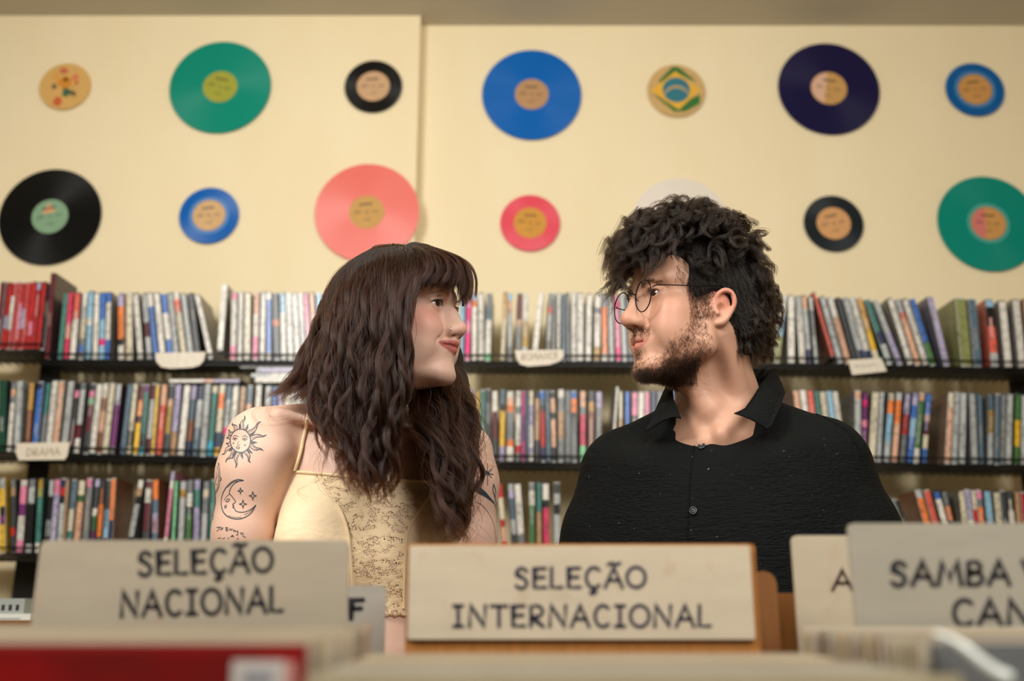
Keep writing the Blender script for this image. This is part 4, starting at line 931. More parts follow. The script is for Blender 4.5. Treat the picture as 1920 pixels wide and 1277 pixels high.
far_ = [
 [(768, 630, Y0+.06), (770, 705, Y0+.035), (780, 765, Y0-.02), (800, 830, Y0-.06), (826, 900, Y0-.07), (848, 960, Y0-.07), (852, 1020, Y0-.07)],
 [(795, 630, Y0+.07), (800, 705, Y0+.045), (810, 765, Y0+.0), (828, 840, Y0-.04), (845, 910, Y0-.06), (856, 965, Y0-.06), (854, 1022, Y0-.06)],
 [(815, 640, Y0+.08), (832, 712, Y0+.06), (850, 775, Y0+.02), (862, 850, Y0-.01), (862, 920, Y0-.03), (858, 975, Y0-.04), (866, 1012, Y0-.04)],
 [(828, 650, Y0+.08), (852, 722, Y0+.08), (884, 785, Y0+.04), (884, 850, Y0+.02), (872, 915, Y0+.0), (864, 975, Y0-.02)],
]
fargap = [[(790, 560, Y0+.08), (800, 640, Y0+.09), (812, 720, Y0+.10), (826, 800, Y0+.06), (830, 880, Y0+.03)], [(815, 560, Y0+.10), (835, 640, Y0+.11), (850, 720, Y0+.11), (862, 800, Y0+.08), (866, 880, Y0+.06)]]
bang = [
 [(768, 462, Y0-.02), (792, 480, Y0-.080), (800, 510, Y0-.098), (781, 546, Y0-.098)],
 [(772, 459, Y0-.01), (812, 480, Y0-.078), (822, 508, Y0-.098), (803, 535, Y0-.102)],
 [(776, 457, Y0), (828, 480, Y0-.065), (842, 506, Y0-.090), (828, 527, Y0-.098)],
 [(780, 457, Y0+.01), (842, 482, Y0-.045), (858, 508, Y0-.070), (851, 538, Y0-.080)],
 [(782, 458, Y0+.02), (850, 484, Y0-.02), (868, 514, Y0-.040), (865, 560, Y0-.050)],
 [(784, 462, Y0+.04), (852, 490, Y0+.01), (874, 525, Y0-.005), (870, 578, Y0-.010)],
]
def mass(guides, r0, r1, k=.03):
    fs = [s_chain(g, list(np.linspace(r0, r1, len(g))), .01) for g in ([Vector(v_) for v_ in resamp(g, 7)] for g in guides)]
    mids = [[(Vector(a)+Vector(b))/2 for a, b in zip(resamp(g, 7), resamp(h, 7))] for g, h in zip(guides, guides[1:])]
    fs += [s_chain(g, list(np.linspace(r0, r1, len(g))), .01) for g in mids]
    def f(p):
        d = fs[0](p)
        for g in fs[1:]: d = smin(d, g(p), k)
        return d
    return f
mn = mass([[(x+(8 if i > 3 else -24 if i == 0 else -9 if i == 1 else 0), y+6, Y+.030) for x, y, Y in g[1:7]] for i, g in enumerate(near)], .010, .004, .02); mbk = mass([[(x+14, y+4, Y+.0) for x, y, Y in g[1:5]] for g in back], .010, .004, .02)
mf = mass([[(x, y+(12 if j == 0 else 0), Y+.024) for j, (x, y, Y) in enumerate(g[:6])] for g in far_], .012, .005); mfg = mass(fargap, .018, .01); mbg = mass([[(x-2, y+(9 if j == 0 else 3 if j == 1 else -3), Y+.014) for j, (x, y, Y) in enumerate(g)] for g in bang], .006, .002, .012)
cap_w = s_ell((0, -.017, .047), (.0775, .097, .0835))
def w_cap(p):
    q = local(W_.M, p); d = cap_w(q)*.97
    # the cap stops at the face: in front of the temples and below the fringe
    face = np.minimum(.62*(q[:, 1]-.030)+.35*(.10-q[:, 2])*1.0, .62*(q[:, 1]-.03)+(.064-q[:, 2])*.8)
    return smax(d, face, .006)
def w_mass(p): return smin(smin(smin(w_cap(p), mn(p), .015), mbk(p), .015), smin(smin(mf(p), mfg(p), .03), mbg(p), .008), .012)
c0 = W_.M.translation
pos, Q, nr = nets(w_mass, axis(c0.x-.21, (c0.x+.21, .005)), axis(c0.y-.16, (c0.y+.17, .005)), axis(c0.z-.44, (c0.z+.17, .005)))
whair = np_mesh('hair', pos, Q, m_under); under(woman, whair)
K = 38
allS = [sheet_hair(near, 7000, K, .0019, .0080, 10, 15, 11, .0010, .030, lenv=.30), sheet_hair(near[1:], 700, K, .007, .009, 12, 26, 12, .002, .02, lenv=.35),
        sheet_hair(back, 3800, K, .0026, .0065, 9, 12, 13, .0012, .018, lenv=.25), sheet_hair(far_, 3800, K, .0026, .0100, 11, 9, 14, .0012, .028, lenv=.25),
        sheet_hair(far_, 500, K, .010, .013, 11, 10, 15, .004, .02, lenv=.3), sheet_hair(fargap, 900, K, .009, .004, 12, 10, 16, .002, .01)]
o = strands('hair_strand', np.concatenate(allS), .00036, hm_w, None); sub(whair, o)
bs = [sheet_hair(bang, 4200, 16, .0016, .0012, 9, 22, 17, .0005, .008, lenv=.10)]
o = strands('fringe', np.concatenate(bs), .00030, hm_w, None); sub(whair, o); 
# fly-away strands over the shoulder and the arm
r = np.random.default_rng(5); fly = []
for q0, q1, q2, q3 in (((560, 730), (505, 765), (520, 792), (600, 770)), ((590, 740), (480, 770), (500, 800), (585, 790)), ((880, 820), (905, 850), (925, 862), (932, 868)), ((880, 850), (900, 868), (925, 880), (934, 905)),
                       ((885, 870), (905, 895), (925, 880), (930, 860)), ((610, 830), (600, 880), (620, 935), (655, 945)), ((615, 850), (598, 900), (560, 925), (585, 940)), ((880, 900), (905, 905), (895, 960), (870, 950)), ((860, 960), (820, 960), (835, 1000), (850, 1010))):
    for j in range(4):
        pts = []
        for x, y in (q0, q1, q2, q3):
            x += r.normal(0, 5); y += r.normal(0, 5); loc = ray_px(w_bvh, x, y)[0]; pts.append(loc+Vector((0, -.006-.004*r.random(), .002)) if loc else P(x, y, Y0-.02))
        fly.append(resamp([tuple(v_) for v_ in pts], 20))
o = strands('loose_strand', np.array(fly), .00013, hm_w, None); sub(whair, o)
# brows and lashes
hm_l = hair_mat('light_brow_hair', (96, 62, 40), .35, .3); m_liner = mat('eyeliner', (14, 10, 10), .5)
for s in (-1, 1):
    q = []
    for a in np.linspace(math.radians(-4), math.radians(172), 16):
        lo_c = W_.M @ Vector((s*(.0312+.0134*math.cos(a)), .14, .0195+.0050*math.sin(a)+.0002)); d = (W_.M.to_3x3() @ Vector((0, -1, 0))).normalized(); loc = w_bvh.ray_cast(lo_c, d, .1)[0]
        if loc: q.append(loc-d*.0001)
    if len(q) > 3: under(woman, MB().tube(q, [.0004+.0010*math.sin(math.pi*i/(len(q)-1)) for i in range(len(q))], 6).build('eyeliner', m_liner, None, True))
def brow(par, M, s, mt, n, h0, hw, col_r, w):
    r = np.random.default_rng(3+s); out = []
    for i in range(n):
        t_ = r.random(); x = .013+.034*t_; z = h0+.0075*math.sin(min(1, t_*1.35)*2.2)-.004*t_+r.normal(0, hw*(1-.6*t_))
        out.append((s*x, z, t_))
    bv = w_bvh if w else m_bvh; res = []
    for x, z, t_ in out:
        a = M @ Vector((x, .16, z)); d = (M.to_3x3() @ Vector((0, -1, 0))).normalized(); loc, nr_, _, _ = bv.ray_cast(a, d, .2)
        if loc is None: continue
        dirn = (M.to_3x3() @ Vector((s*(.55+.45*t_), .25, .75-1.0*t_))).normalized()
        if nr_.dot(d) > 0: nr_ = -nr_
        res.append([tuple(loc+dirn*(.0075*q)+nr_*(.0008*math.sin(q*3.1)+.0003)) for q in np.linspace(0, 1, 5)])
    o = strands('eyebrow', np.array(res), col_r, mt, None); under(par, o)
def lashes(par, M, s, mt, ln, rad):
    res = []
    for t_ in np.linspace(-1, 1, 34):
        x = s*(.0312+.0120*t_); y = .0875-.0055*t_*t_-(.0035 if t_ > 0 else 0)*t_; z = .0195+.0045*math.sqrt(max(0, 1-t_*t_))+.0003
        for j in range(2):
            d = Vector((s*.6*t_+random.gauss(0, .08), .9, .02+random.gauss(0, .08))).normalized()
            res.append([tuple(M @ (Vector((x, y, z))+d*(ln*q)+Vector((0, 0, ln*.5*q*q)))) for q in np.linspace(0, 1, 5)])
    o = strands('eyelash', np.array(res), rad, mt, None); under(par, o)
for s in (-1, 1):
    brow(woman, W_.M, s, hm_l, 150, .0335, .0012, .00011, True); lashes(woman, W_.M, s, hm_m, .0042, .00018)
    brow(man, M_.M, s, hm_m, 170, .0335, .0020, .00017, False); lashes(man, M_.M, s, hm_m, .0055, .00016)
# ---- the man's curls: locks rooted on the scalp
x, y, z = mlc.T
hairline = (z > .035) & ((y < .058-.2*np.maximum(0, .09-z)) | (z > .098))
low = (z > np.interp(y, [-.12, -.03, .0, .03, .06], [-.055, -.045, .030, .040, .075]))
scalp = np.nonzero(low & (y < .080) & (z > -.06) & ((z > .030) | (y < -.018)))[0]
capf = s_ell((0, -.014, .052), (.078, .100, .095))
def m_cap(p):
    q = local(M_.M, p); d = capf(q)*.97
    edge = np.interp(q[:, 1], [-.12, -.06, -.03, -.018, .0, .03, .055, .08, .1], [-.050, -.047, -.030, .018, .022, .008, .040, .082, .098]).astype(f32)
    return smax(d, (edge-q[:, 2])*.7, .006)
nape = s_chain([M_.M @ Vector((0, -.095, .03)), M_.M @ Vector((0, -.088, -.02)), M_.M @ Vector((-.01, -.078, -.042))], [.041, .034, .022], .03)
sideh = s_chain([M_.M @ Vector((-.050, -.055, .03)), M_.M @ Vector((-.052, -.060, -.02)), M_.M @ Vector((-.045, -.062, -.048))], [.026, .024, .015], .02)
sideh2 = s_chain([M_.M @ Vector((.050, -.055, .03)), M_.M @ Vector((.052, -.060, -.02)), M_.M @ Vector((.045, -.062, -.048))], [.026, .024, .015], .02)
top_ = s_ell((0, -.005, .098), (.068, .088, .060))
def m_mass(p): return smin(smin(smin(m_cap(p), nape(p), .03), smin(sideh(p), sideh2(p), .01), .03), top_(local(M_.M, p))*.97, .02)
c0 = M_.M.translation
pos, Q, nr = nets(m_mass, axis(c0.x-.16, (c0.x+.17, .005)), axis(c0.y-.16, (c0.y+.17, .005)), axis(c0.z-.14, (c0.z+.19, .005)))
mhair = np_mesh('hair', pos, Q, m_underb); under(man, mhair)
hl = local(M_.M, pos); hn = nr @ np.array(M_.M.to_3x3().inverted(), f32).T; hn /= np.linalg.norm(hn, axis=1)[:, None]
def locks(root, nrm, n, seed, lmin, lmax, rc, turns, gen, per=34, sp=.0024, k=26):
    r = np.random.default_rng(seed); id_ = r.choice(len(root), n); out = []; t_ = np.linspace(0, 1, k)
    for i in id_:
        p = root[i]; nn_ = nrm[i]; d = gen(p, nn_, r); d = d/np.linalg.norm(d); g = np.array([0, .15, -1.0]); ln = lmin+(lmax-lmin)*r.random()
        a = np.cross(d, g); a /= np.linalg.norm(a)+1e-6; b_ = np.cross(d, a)
        rc_ = rc*(.6+.8*r.random()); tn = turns*(.7+.6*r.random())*r.choice([-1, 1]); ph = r.random()*6.28
        core = p+d*(t_[:, None]*ln*.75)+nn_*(np.sin(t_*2.6)[:, None]*ln*.22)+g*(t_**2)[:, None]*ln*.42
        hx = rc_*np.minimum(1, t_*2.2)[:, None]*(a*np.cos(2*np.pi*tn*t_+ph)[:, None]+b_*np.sin(2*np.pi*tn*t_+ph)[:, None])
        base = core+hx-hx[0]
        m = per; o3 = r.normal(0, 1, (m, 1, 3))*sp*(1.2-.7*t_)[None, :, None]; sc_ = (1+r.normal(0, .06, (m, 1, 1)))
        out.append(p+(base-p)[None]*sc_+o3)
    return np.concatenate(out)
def toW(a): M3 = np.array(M_.M, f32); return a @ M3[:3, :3].T+M3[:3, 3]
def g_top(p, n_, r): return n_*.55+np.array([0, .55, .15])+r.normal(0, .45, 3)
def g_front(p, n_, r): return n_*.35+np.array([0, .9, -.15])+r.normal(0, .35, 3)
def g_back(p, n_, r): return n_*.5+np.array([0, -.25, -.6])+r.normal(0, .35, 3)
fr2 = np.nonzero((hl[:, 2] > .085) & (hl[:, 1] > .060))[0]; topi = np.nonzero((hl[:, 2] > .100) & (hl[:, 1] < .085))[0]; fri = np.nonzero((hl[:, 2] > .092) & (hl[:, 1] > .035))[0]
sidei = np.nonzero((hl[:, 2] > .060) & (hl[:, 2] <= .115) & (hl[:, 1] < .05))[0]; bki = np.nonzero((hl[:, 1] < -.055) & (hl[:, 2] < .10) & (hl[:, 2] > .02))[0]; bk2 = np.nonzero((hl[:, 1] < -.050) & (hl[:, 2] <= .03) & (hl[:, 2] > -.03))[0]; npi = np.nonzero((hl[:, 1] < -.045) & (hl[:, 2] < -.015) & (hl[:, 2] > -.050))[0]
parts = [locks(hl[topi], hn[topi], 210, 1, .040, .075, .0090, 1.7, g_top), locks(hl[fri], hn[fri], 110, 2, .045, .075, .0085, 1.6, g_front), locks(hl[fr2], hn[fr2], 60, 12, .050, .078, .0075, 1.5, lambda p, n_, r: n_*.30+np.array([r.normal(-.1, .3), .55, -.75])+r.normal(0, .2, 3), 20),
         locks(hl[sidei], hn[sidei], 60, 3, .03, .055, .007, .9, lambda p, n_, r: n_*.35+np.array([0, -.15, -.35])+r.normal(0, .35, 3)),
         locks(hl[bki], hn[bki], 100, 4, .022, .040, .0055, .9, g_back), locks(hl[bk2], hn[bk2], 60, 14, .014, .024, .0035, .7, g_back), locks(hl[npi], hn[npi], 60, 5, .016, .030, .0055, .8, lambda p, n_, r: n_*.5+np.array([0, -.55, -.55])+r.normal(0, .3, 3))]
o = strands('hair_strand', toW(np.concatenate(parts).astype(f32)), .00027, hm_m, None); sub(mhair, o)
# short sides laid flat
r = np.random.default_rng(9); si = np.nonzero((hl[:, 1] < .062) & (hl[:, 2] > -.06) & (hl[:, 2] < .11))[0]; id_ = r.choice(si, 5200)
p = hl[id_]; nn_ = hn[id_]; d = np.array([0, -.35, -.8])+nn_*.25+r.normal(0, .18, p.shape); d /= np.linalg.norm(d, axis=1)[:, None]; t_ = np.linspace(0, 1, 8)
o = strands('side_hair', toW((p[:, None]-nn_[:, None]*.001+d[:, None]*t_[None, :, None]*.020+nn_[:, None]*.0025*np.sin(t_*3)[None, :, None]).astype(f32)), .00030, hm_m, None); sub(mhair, o)
# beard, moustache, sideburn, neck stubble
ax_ = np.abs(x); cheek = np.interp(y, [-.02, .012, .030, .045, .062, .078, .090, .12], [-.020, .012, .008, -.022, -.042, -.060, -.072, -.074])
jaw = np.nonzero((z < cheek) & (y > .012) & (z > -.115) & (ax_ < .09) & ~((y > .085) & (z > -.066)))[0]
def dn(p): 
    v_ = np.array(M_.M.to_3x3() @ Vector((0, .22, -.8))); return np.tile(v_, (len(p), 1))
wgt = np.clip((cheek[jaw]-z[jaw])/.02, .12, 1)*np.clip((y[jaw]-.008)/.014, .15, 1)*(1+1.6*(z[jaw] < -.082))*np.where((y[jaw] > .074) & (z[jaw] > -.094), .22, 1); jw = jaw[np.random.default_rng(1).random(len(jaw)) < wgt/wgt.max()]
bd = surf_strands(mpos, mnor, jw, 15000, .0066, 6, dn, M_.M, .16, .38, .45, 21)
mo = np.nonzero((ax_ < .027) & (z < -.030) & (z > -.0465) & (y > .084))[0]; md = surf_strands(mpos, mnor, mo, 1000, .0045, 6, lambda p: dn(p)*.9, M_.M, .2, .35, .30, 22)
sp_ = np.nonzero((ax_ < .010) & (z < -.064) & (z > -.078) & (y > .085))[0]; sd = surf_strands(mpos, mnor, sp_, 160, .006, 6, dn, M_.M, .2, .3, .5, 23)
nk = np.nonzero((y > -.01) & (y < .085) & (z < -.095) & (z > -.135) & (ax_ < .06))[0]; nd = surf_strands(mpos, mnor, nk, 2600, .0022, 6, dn, M_.M, .2, .5, .7, 24)
sb_ = np.nonzero((y > .008) & (y < .040) & (z > -.02) & (z < .045) & (ax_ > .055))[0]; sbd = surf_strands(mpos, mnor, sb_, 2600, .0075, 6, dn, M_.M, .1, .2, .25, 25)
o = strands('beard', np.concatenate([bd, md, sd, sbd]), .00014, hm_b, None); under(man, o)
o = strands('neck_stubble', nd, .00009, hm_b, None); under(man, o)
# ------------------------------------------------------------ glasses, nose ring, tattoos
m_frame = mat('black_metal_frame', (14, 14, 16), .25, Metallic=.7)
m_lens = bpy.data.materials.new('lens_glass'); m_lens.use_nodes = True; nt = m_lens.node_tree; nt.nodes.clear()
o_ = nt.nodes.new('ShaderNodeOutputMaterial'); mx = nt.nodes.new('ShaderNodeMixShader'); tr = nt.nodes.new('ShaderNodeBsdfTransparent'); gl = nt.nodes.new('ShaderNodeBsdfGlossy')
tr.inputs[0].default_value = (.96, .96, .95, 1); gl.inputs['Roughness'].default_value = .02; mx.inputs[0].default_value = .07
nt.links.new(tr.outputs[0], mx.inputs[1]); nt.links.new(gl.outputs[0], mx.inputs[2]); nt.links.new(mx.outputs[0], o_.inputs[0])
gM = M_.M; gz = .0125
b0 = MB(); 
def ringpts(cx, cy, cz, r, n=40, tilt=0, s=1): return [gM @ Vector((cx+r*math.cos(a), cy-s*tilt*r*math.cos(a)*s, cz+r*1.02*math.sin(a))) for a in np.linspace(0, 2*math.pi, n+1)]
for s in (-1, 1):
    b0.tube(ringpts(s*.0345, .1035, gz, .0238, tilt=0), .0009, 8, caps=False)
b0.tube([gM @ Vector(q) for q in ((-.0125, .1045, gz+.008), (-.006, .1085, gz+.0115), (.006, .1085, gz+.0115), (.0125, .1045, gz+.008))], .0009, 8)
glasses = b0.build('glasses', m_frame, None, True); under(man, glasses)
for s in (-1, 1):
    c = [gM @ Vector((s*.0345+.0236*math.cos(a), .1035, gz+.0236*math.sin(a))) for a in np.linspace(0, 2*math.pi, 32, endpoint=False)]
    sub(glasses, mesh('lens', c, [tuple(range(32))], m_lens))
    b = MB(); b.tube([gM @ Vector(q) for q in ((s*.0560, .100, gz+.0085), (s*.0640, .0975, gz+.0090), (s*.0700, .080, gz+.0095), (s*.0780, .020, gz+.0125), (s*.0815, -.004, gz+.0155), (s*.0800, -.022, gz+.006), (s*.0780, -.030, gz-.010))], .0009, 8)
    sub(glasses, b.build('temple_arm', m_frame, None, True))
    b = MB(); b.tube([gM @ Vector(q) for q in ((s*.0125, .1035, gz+.002), (s*.0115, .0985, gz-.002))], .0005, 6); sub(glasses, b.build('nose_pad', m_frame))
m_silver = mat('silver', (220, 218, 212), .15, Metallic=1.0)
nc = W_.M @ Vector((.0178, .1015, -.0190)); nx_ = (W_.M.to_3x3() @ Vector((1, 0, 0))).normalized(); ny_ = (W_.M.to_3x3() @ Vector((0, 0, 1))).normalized()
b = MB(); b.tube([nc+nx_*(.0034*math.cos(a))+ny_*(.0042*math.sin(a)) for a in np.linspace(-.9, 4.2, 20)], .00045, 6); under(woman, b.build('nose_ring', m_silver, None, True))
m_ink = mat('tattoo_ink', (52, 66, 74), .5); m_ink2 = mat('tattoo_shading', (120, 116, 108), .5)
def Z3(*q): return [(380+u/4.256, 740+v/4.256) for u, v in q]
def crv(q, n=5): c = catmull([(x, y, 0) for x, y in q], n); return [(v_.x, v_.y) for v_ in c]
sun = []; cx, cy = 302, 368; W1 = .0011
sun.append((crv(Z3(*[(cx+80*math.cos(a), cy+93*math.sin(a)) for a in np.linspace(0, 2*math.pi, 25)])), .0013))
def ray(tx, ty, wd, wob):
    a = math.atan2((ty-cy)/93, (tx-cx)/80); bx = lambda d: (cx+84*math.cos(a+d), cy+97*math.sin(a+d)); nx, ny = -math.sin(a), math.cos(a)
    for s in (-1, 1):
        p0 = bx(s*wd); mx_, my_ = (p0[0]*.55+tx*.45, p0[1]*.55+ty*.45)
        sun.append((crv(Z3(p0, (mx_+nx*wob+nx*s*3, my_+ny*wob+ny*s*3), (mx_*.4+tx*.6-nx*wob*.5, my_*.4+ty*.6-ny*wob*.5), (tx, ty))), W1))
    p0 = bx(0); sun.append((crv(Z3(p0, (p0[0]*.5+tx*.5+nx*wob*.8, p0[1]*.5+ty*.5+ny*wob*.8), (tx*.75+p0[0]*.25, ty*.75+p0[1]*.25))), .0006))
for i, (tx, ty) in enumerate(((335, 170), (465, 215), (508, 322), (483, 448), (382, 543), (262, 583), (185, 540), (155, 478), (188, 395), (192, 340), (205, 285), (238, 225))): ray(tx, ty, .17, 10 if i % 2 else -10)
for tx, ty in ((365, 236), (295, 232), (418, 300), (434, 384), (395, 470), (318, 512), (236, 512), (212, 452)): ray(tx, ty, .07, 3)
for ex, ey in ((258, 355), (335, 358)):
    sun += [(Z3((ex-20, ey), (ex-8, ey-9), (ex+8, ey-9), (ex+20, ey)), .0010), (Z3((ex-14, ey+3), (ex, ey+8), (ex+14, ey+3)), .0006), (Z3((ex-4, ey-3), (ex+4, ey-2)), .0020)]
sun += [(crv(Z3((240, 340), (258, 326), (285, 336))), .0008), (crv(Z3((318, 336), (340, 328), (362, 345))), .0008), (crv(Z3((290, 372), (278, 398), (290, 404), (300, 398))), .0005),
        (crv(Z3((266, 422), (280, 416), (298, 422))), .0009), (crv(Z3((268, 426), (282, 434), (297, 425))), .0009)]
o = on_skin('tattoo', w_bvh, sun, m_ink, None); o['label'] = 'sun face tattoo'; under(woman, o)
o = on_skin('tattoo_shading', w_bvh, [(Z3((241, 387), (251, 387)), .0024), (Z3((331, 403), (343, 403)), .0024)], m_ink2, None, .0005); under(woman, o)
moon = [(crv(Z3((328, 685), (285, 678), (235, 695), (185, 745), (155, 810), (150, 880), (168, 940), (210, 978), (270, 993), (330, 982), (385, 945), (425, 880))), .0014),
        (crv(Z3((328, 685), (290, 690), (250, 712), (225, 745), (213, 785), (232, 808), (262, 852), (250, 868), (240, 875), (250, 890), (243, 900), (258, 912), (262, 925), (290, 937), (335, 936), (385, 915), (425, 880))), .0011),
        (crv(Z3((220, 790), (190, 815), (172, 845))), .0006), (crv(Z3((185, 850), (200, 832), (218, 836))), .0008), (crv(Z3((188, 856), (203, 852), (216, 840))), .0012), (crv(Z3((238, 880), (248, 886))), .0014), (crv(Z3((236, 897), (252, 897))), .0009),
        (crv(Z3((330, 960), (375, 935), (415, 895))), .0006), (crv(Z3((205, 965), (255, 980), (310, 978))), .0006), (crv(Z3((200, 740), (235, 705), (280, 688))), .0006)]
for sx, sy, r_ in ((302, 768, 24), (400, 807, 32), (322, 873, 32)):
    q = [(sx+(r_ if k % 2 == 0 else r_*.3)*math.sin(k*math.pi/4), sy-(r_ if k % 2 == 0 else r_*.3)*math.cos(k*math.pi/4)) for k in range(9)]; moon.append((Z3(*q), .0010))
    moon.append((Z3((sx, sy-r_*1.15), (sx, sy-r_*.5)), .0010)); moon.append((Z3((sx, sy+r_*.5), (sx, sy+r_*1.15)), .0010))
o = on_skin('tattoo', w_bvh, moon, m_ink, None); o['label'] = 'crescent moon and stars tattoo'; under(woman, o)
o = on_skin('tattoo_shading', w_bvh, [(Z3((175, 893), (193, 893)), .0044)], m_ink2, None, .0005); under(woman, o)
scr = [((112, 1060), (150, 1056)), ((135, 1058), (126, 1082), (112, 1088)), ((142, 1066), (140, 1078), (150, 1076), (153, 1064)), ((158, 1058), (156, 1080)), ((150, 1066), (166, 1064)), ((186, 1062), (188, 1088)), ((182, 1060), (204, 1062), (190, 1074), (206, 1082), (188, 1088)),
       ((212, 1074), (218, 1068), (222, 1080), (212, 1082)), ((228, 1070), (230, 1086)), ((230, 1076), (240, 1072)), ((246, 1076), (246, 1090)), ((252, 1094), (254, 1080), (262, 1084), (264, 1098)), ((280, 1086), (270, 1092), (280, 1098), (284, 1088), (278, 1122), (266, 1118)),
       ((300, 1100), (312, 1118), (304, 1104), (320, 1102), (324, 1122)), ((318, 1128), (345, 1140)), ((222, 1136), (240, 1120), (250, 1138)), ((228, 1130), (246, 1130)), ((200, 1150), (212, 1140)), ((270, 1146), (290, 1150)), ((120, 1146), (150, 1144)), ((160, 1150), (180, 1142))]
o = on_skin('tattoo', w_bvh, [(Z3(*q), .0009) for q in scr], m_ink, None); o['label'] = 'handwritten line tattoo'; under(woman, o)
comp = [(crv(Z3((126, 552), (136, 600), (138, 680), (128, 745), (100, 800), (84, 845))), .0010), (crv(Z3((118, 570), (126, 620), (128, 690), (118, 745), (92, 795))), .0009), (crv(Z3((140, 655), (150, 670), (142, 690))), .0012), (crv(Z3((112, 620), (104, 690), (96, 740))), .0007),
        (crv(Z3((122, 640), (100, 700), (120, 720))), .0006), (crv(Z3((82, 850), (88, 900), (80, 950), (72, 985), (80, 1000), (88, 975), (84, 930))), .0013), (crv(Z3((74, 880), (94, 884))), .0010), (crv(Z3((124, 548), (134, 556))), .0014)]
o = on_skin('tattoo', w_bvh, comp, m_ink, None); o['label'] = 'compass tattoo at the arm\'s edge'; under(woman, o)
def Z7(*q): return [(480+u/3.548, 860+v/3.548) for u, v in q]
lily = [(Z7((1538, 30), (1540, 95)), .0014), (Z7((1540, 95), (1540, 178)), .0014), (Z7((1495, 90), (1580, 106)), .0014), (Z7((1512, 68), (1568, 128)), .0014), (Z7((1512, 122), (1566, 70)), .0014), (Z7((1528, 88), (1552, 104)), .0050),
        (crv(Z7((1475, 110), (1472, 150), (1500, 200), (1545, 250), (1585, 300), (1604, 370), (1612, 460), (1610, 570))), .0016), (crv(Z7((1475, 110), (1462, 160), (1452, 205), (1490, 235), (1540, 258), (1575, 285))), .0012),
        (crv(Z7((1580, 168), (1576, 210), (1590, 262))), .0020), (crv(Z7((1582, 172), (1594, 220), (1590, 262), (1598, 300), (1604, 380))), .0020), (crv(Z7((1462, 288), (1510, 315), (1550, 370), (1582, 440), (1598, 560))), .0008), (crv(Z7((1622, 170), (1606, 250), (1600, 330))), .0005)]
for j in range(7): lily.append((crv(Z7((1470+j*3, 150+j*8), (1462+j*10, 200+j*4), (1500+j*9, 232+j*5), (1560+j*4, 272+j*4))), .0028))
o = on_skin('tattoo', w_bvh, lily, m_ink, None); o['label'] = 'star and lily tattoo'; under(woman, o)
# ------------------------------------------------------------ lettering
def arc(cx, cy, rx, ry, a0, a1, n=12): return [(cx+rx*math.cos(math.radians(a)), cy+ry*math.sin(math.radians(a))) for a in np.linspace(a0, a1, n)]
GL = {  # strokes on a unit box, y up
 'S': [arc(.52, .74, .36, .25, 20, 190, 10)+arc(.48, .26, .40, .26, 60, -150, 12)], 'E': [[(.95, .98), (.12, .96), (.10, .03), (.98, .04)], [(.12, .52), (.85, .54)]],
 'L': [[(.08, 1), (.06, .03), (.95, .04)]], 'C': [arc(.58, .5, .50, .50, 48, 312, 16)], 'A': [[(.0, .0), (.50, 1.0), (1.0, .0)], [(.18, .36), (.86, .36)]], 'O': [arc(.5, .5, .50, .50, 90, 450, 22)],
 'N': [[(.06, .0), (.10, 1.0), (.90, .02), (.94, 1.0)]], 'I': [[(.1, .98), (.9, .98)], [(.5, .98), (.5, .02)], [(.1, .02), (.9, .02)]], 'T': [[(.0, .97), (1, .97)], [(.5, .97), (.5, .0)]],
 'R': [[(.08, .0), (.10, .98)]+arc(.48, .73, .40, .25, 90, -90, 10)+[(.12, .46), (.95, .0)]], 'M': [[(.0, .0), (.20, 1.0), (.5, .25), (.80, 1.0), (1.0, .0)]], 'B': [[(.08, .0), (.10, .98)]+arc(.45, .75, .36, .23, 90, -90, 9)+[(.12, .52)]+arc(.48, .27, .46, .26, 90, -90, 9)+[(.08, .02)]],
 'F': [[(.95, .98), (.12, .96), (.08, .0)], [(.12, .52), (.80, .54)]], 'X': [[(.0, 1), (1, .0)], [(1, 1), (.0, .0)]], 'D': [[(.08, .0), (.10, .98)]+arc(.35, .5, .58, .48, 90, -90, 12)+[(.08, .02)]], 'V': [[(.0, 1), (.5, 0), (1, 1)]]}
GL['Ç'] = GL['C']+[[(.55, -.02), (.50, -.12), (.66, -.20), (.50, -.30), (.36, -.26)]]; GL['Ã'] = GL['A']+[[(.18, 1.13), (.36, 1.21), (.62, 1.12), (.84, 1.21)]]
GW = dict(S=.78, E=.72, L=.66, C=.85, A=.95, O=1.0, N=.95, I=.62, T=.86, R=.78, M=1.08, B=.78, F=.7, X=.85, D=.9, V=.9)
GW['Ç'] = .85; GW['Ã'] = .95
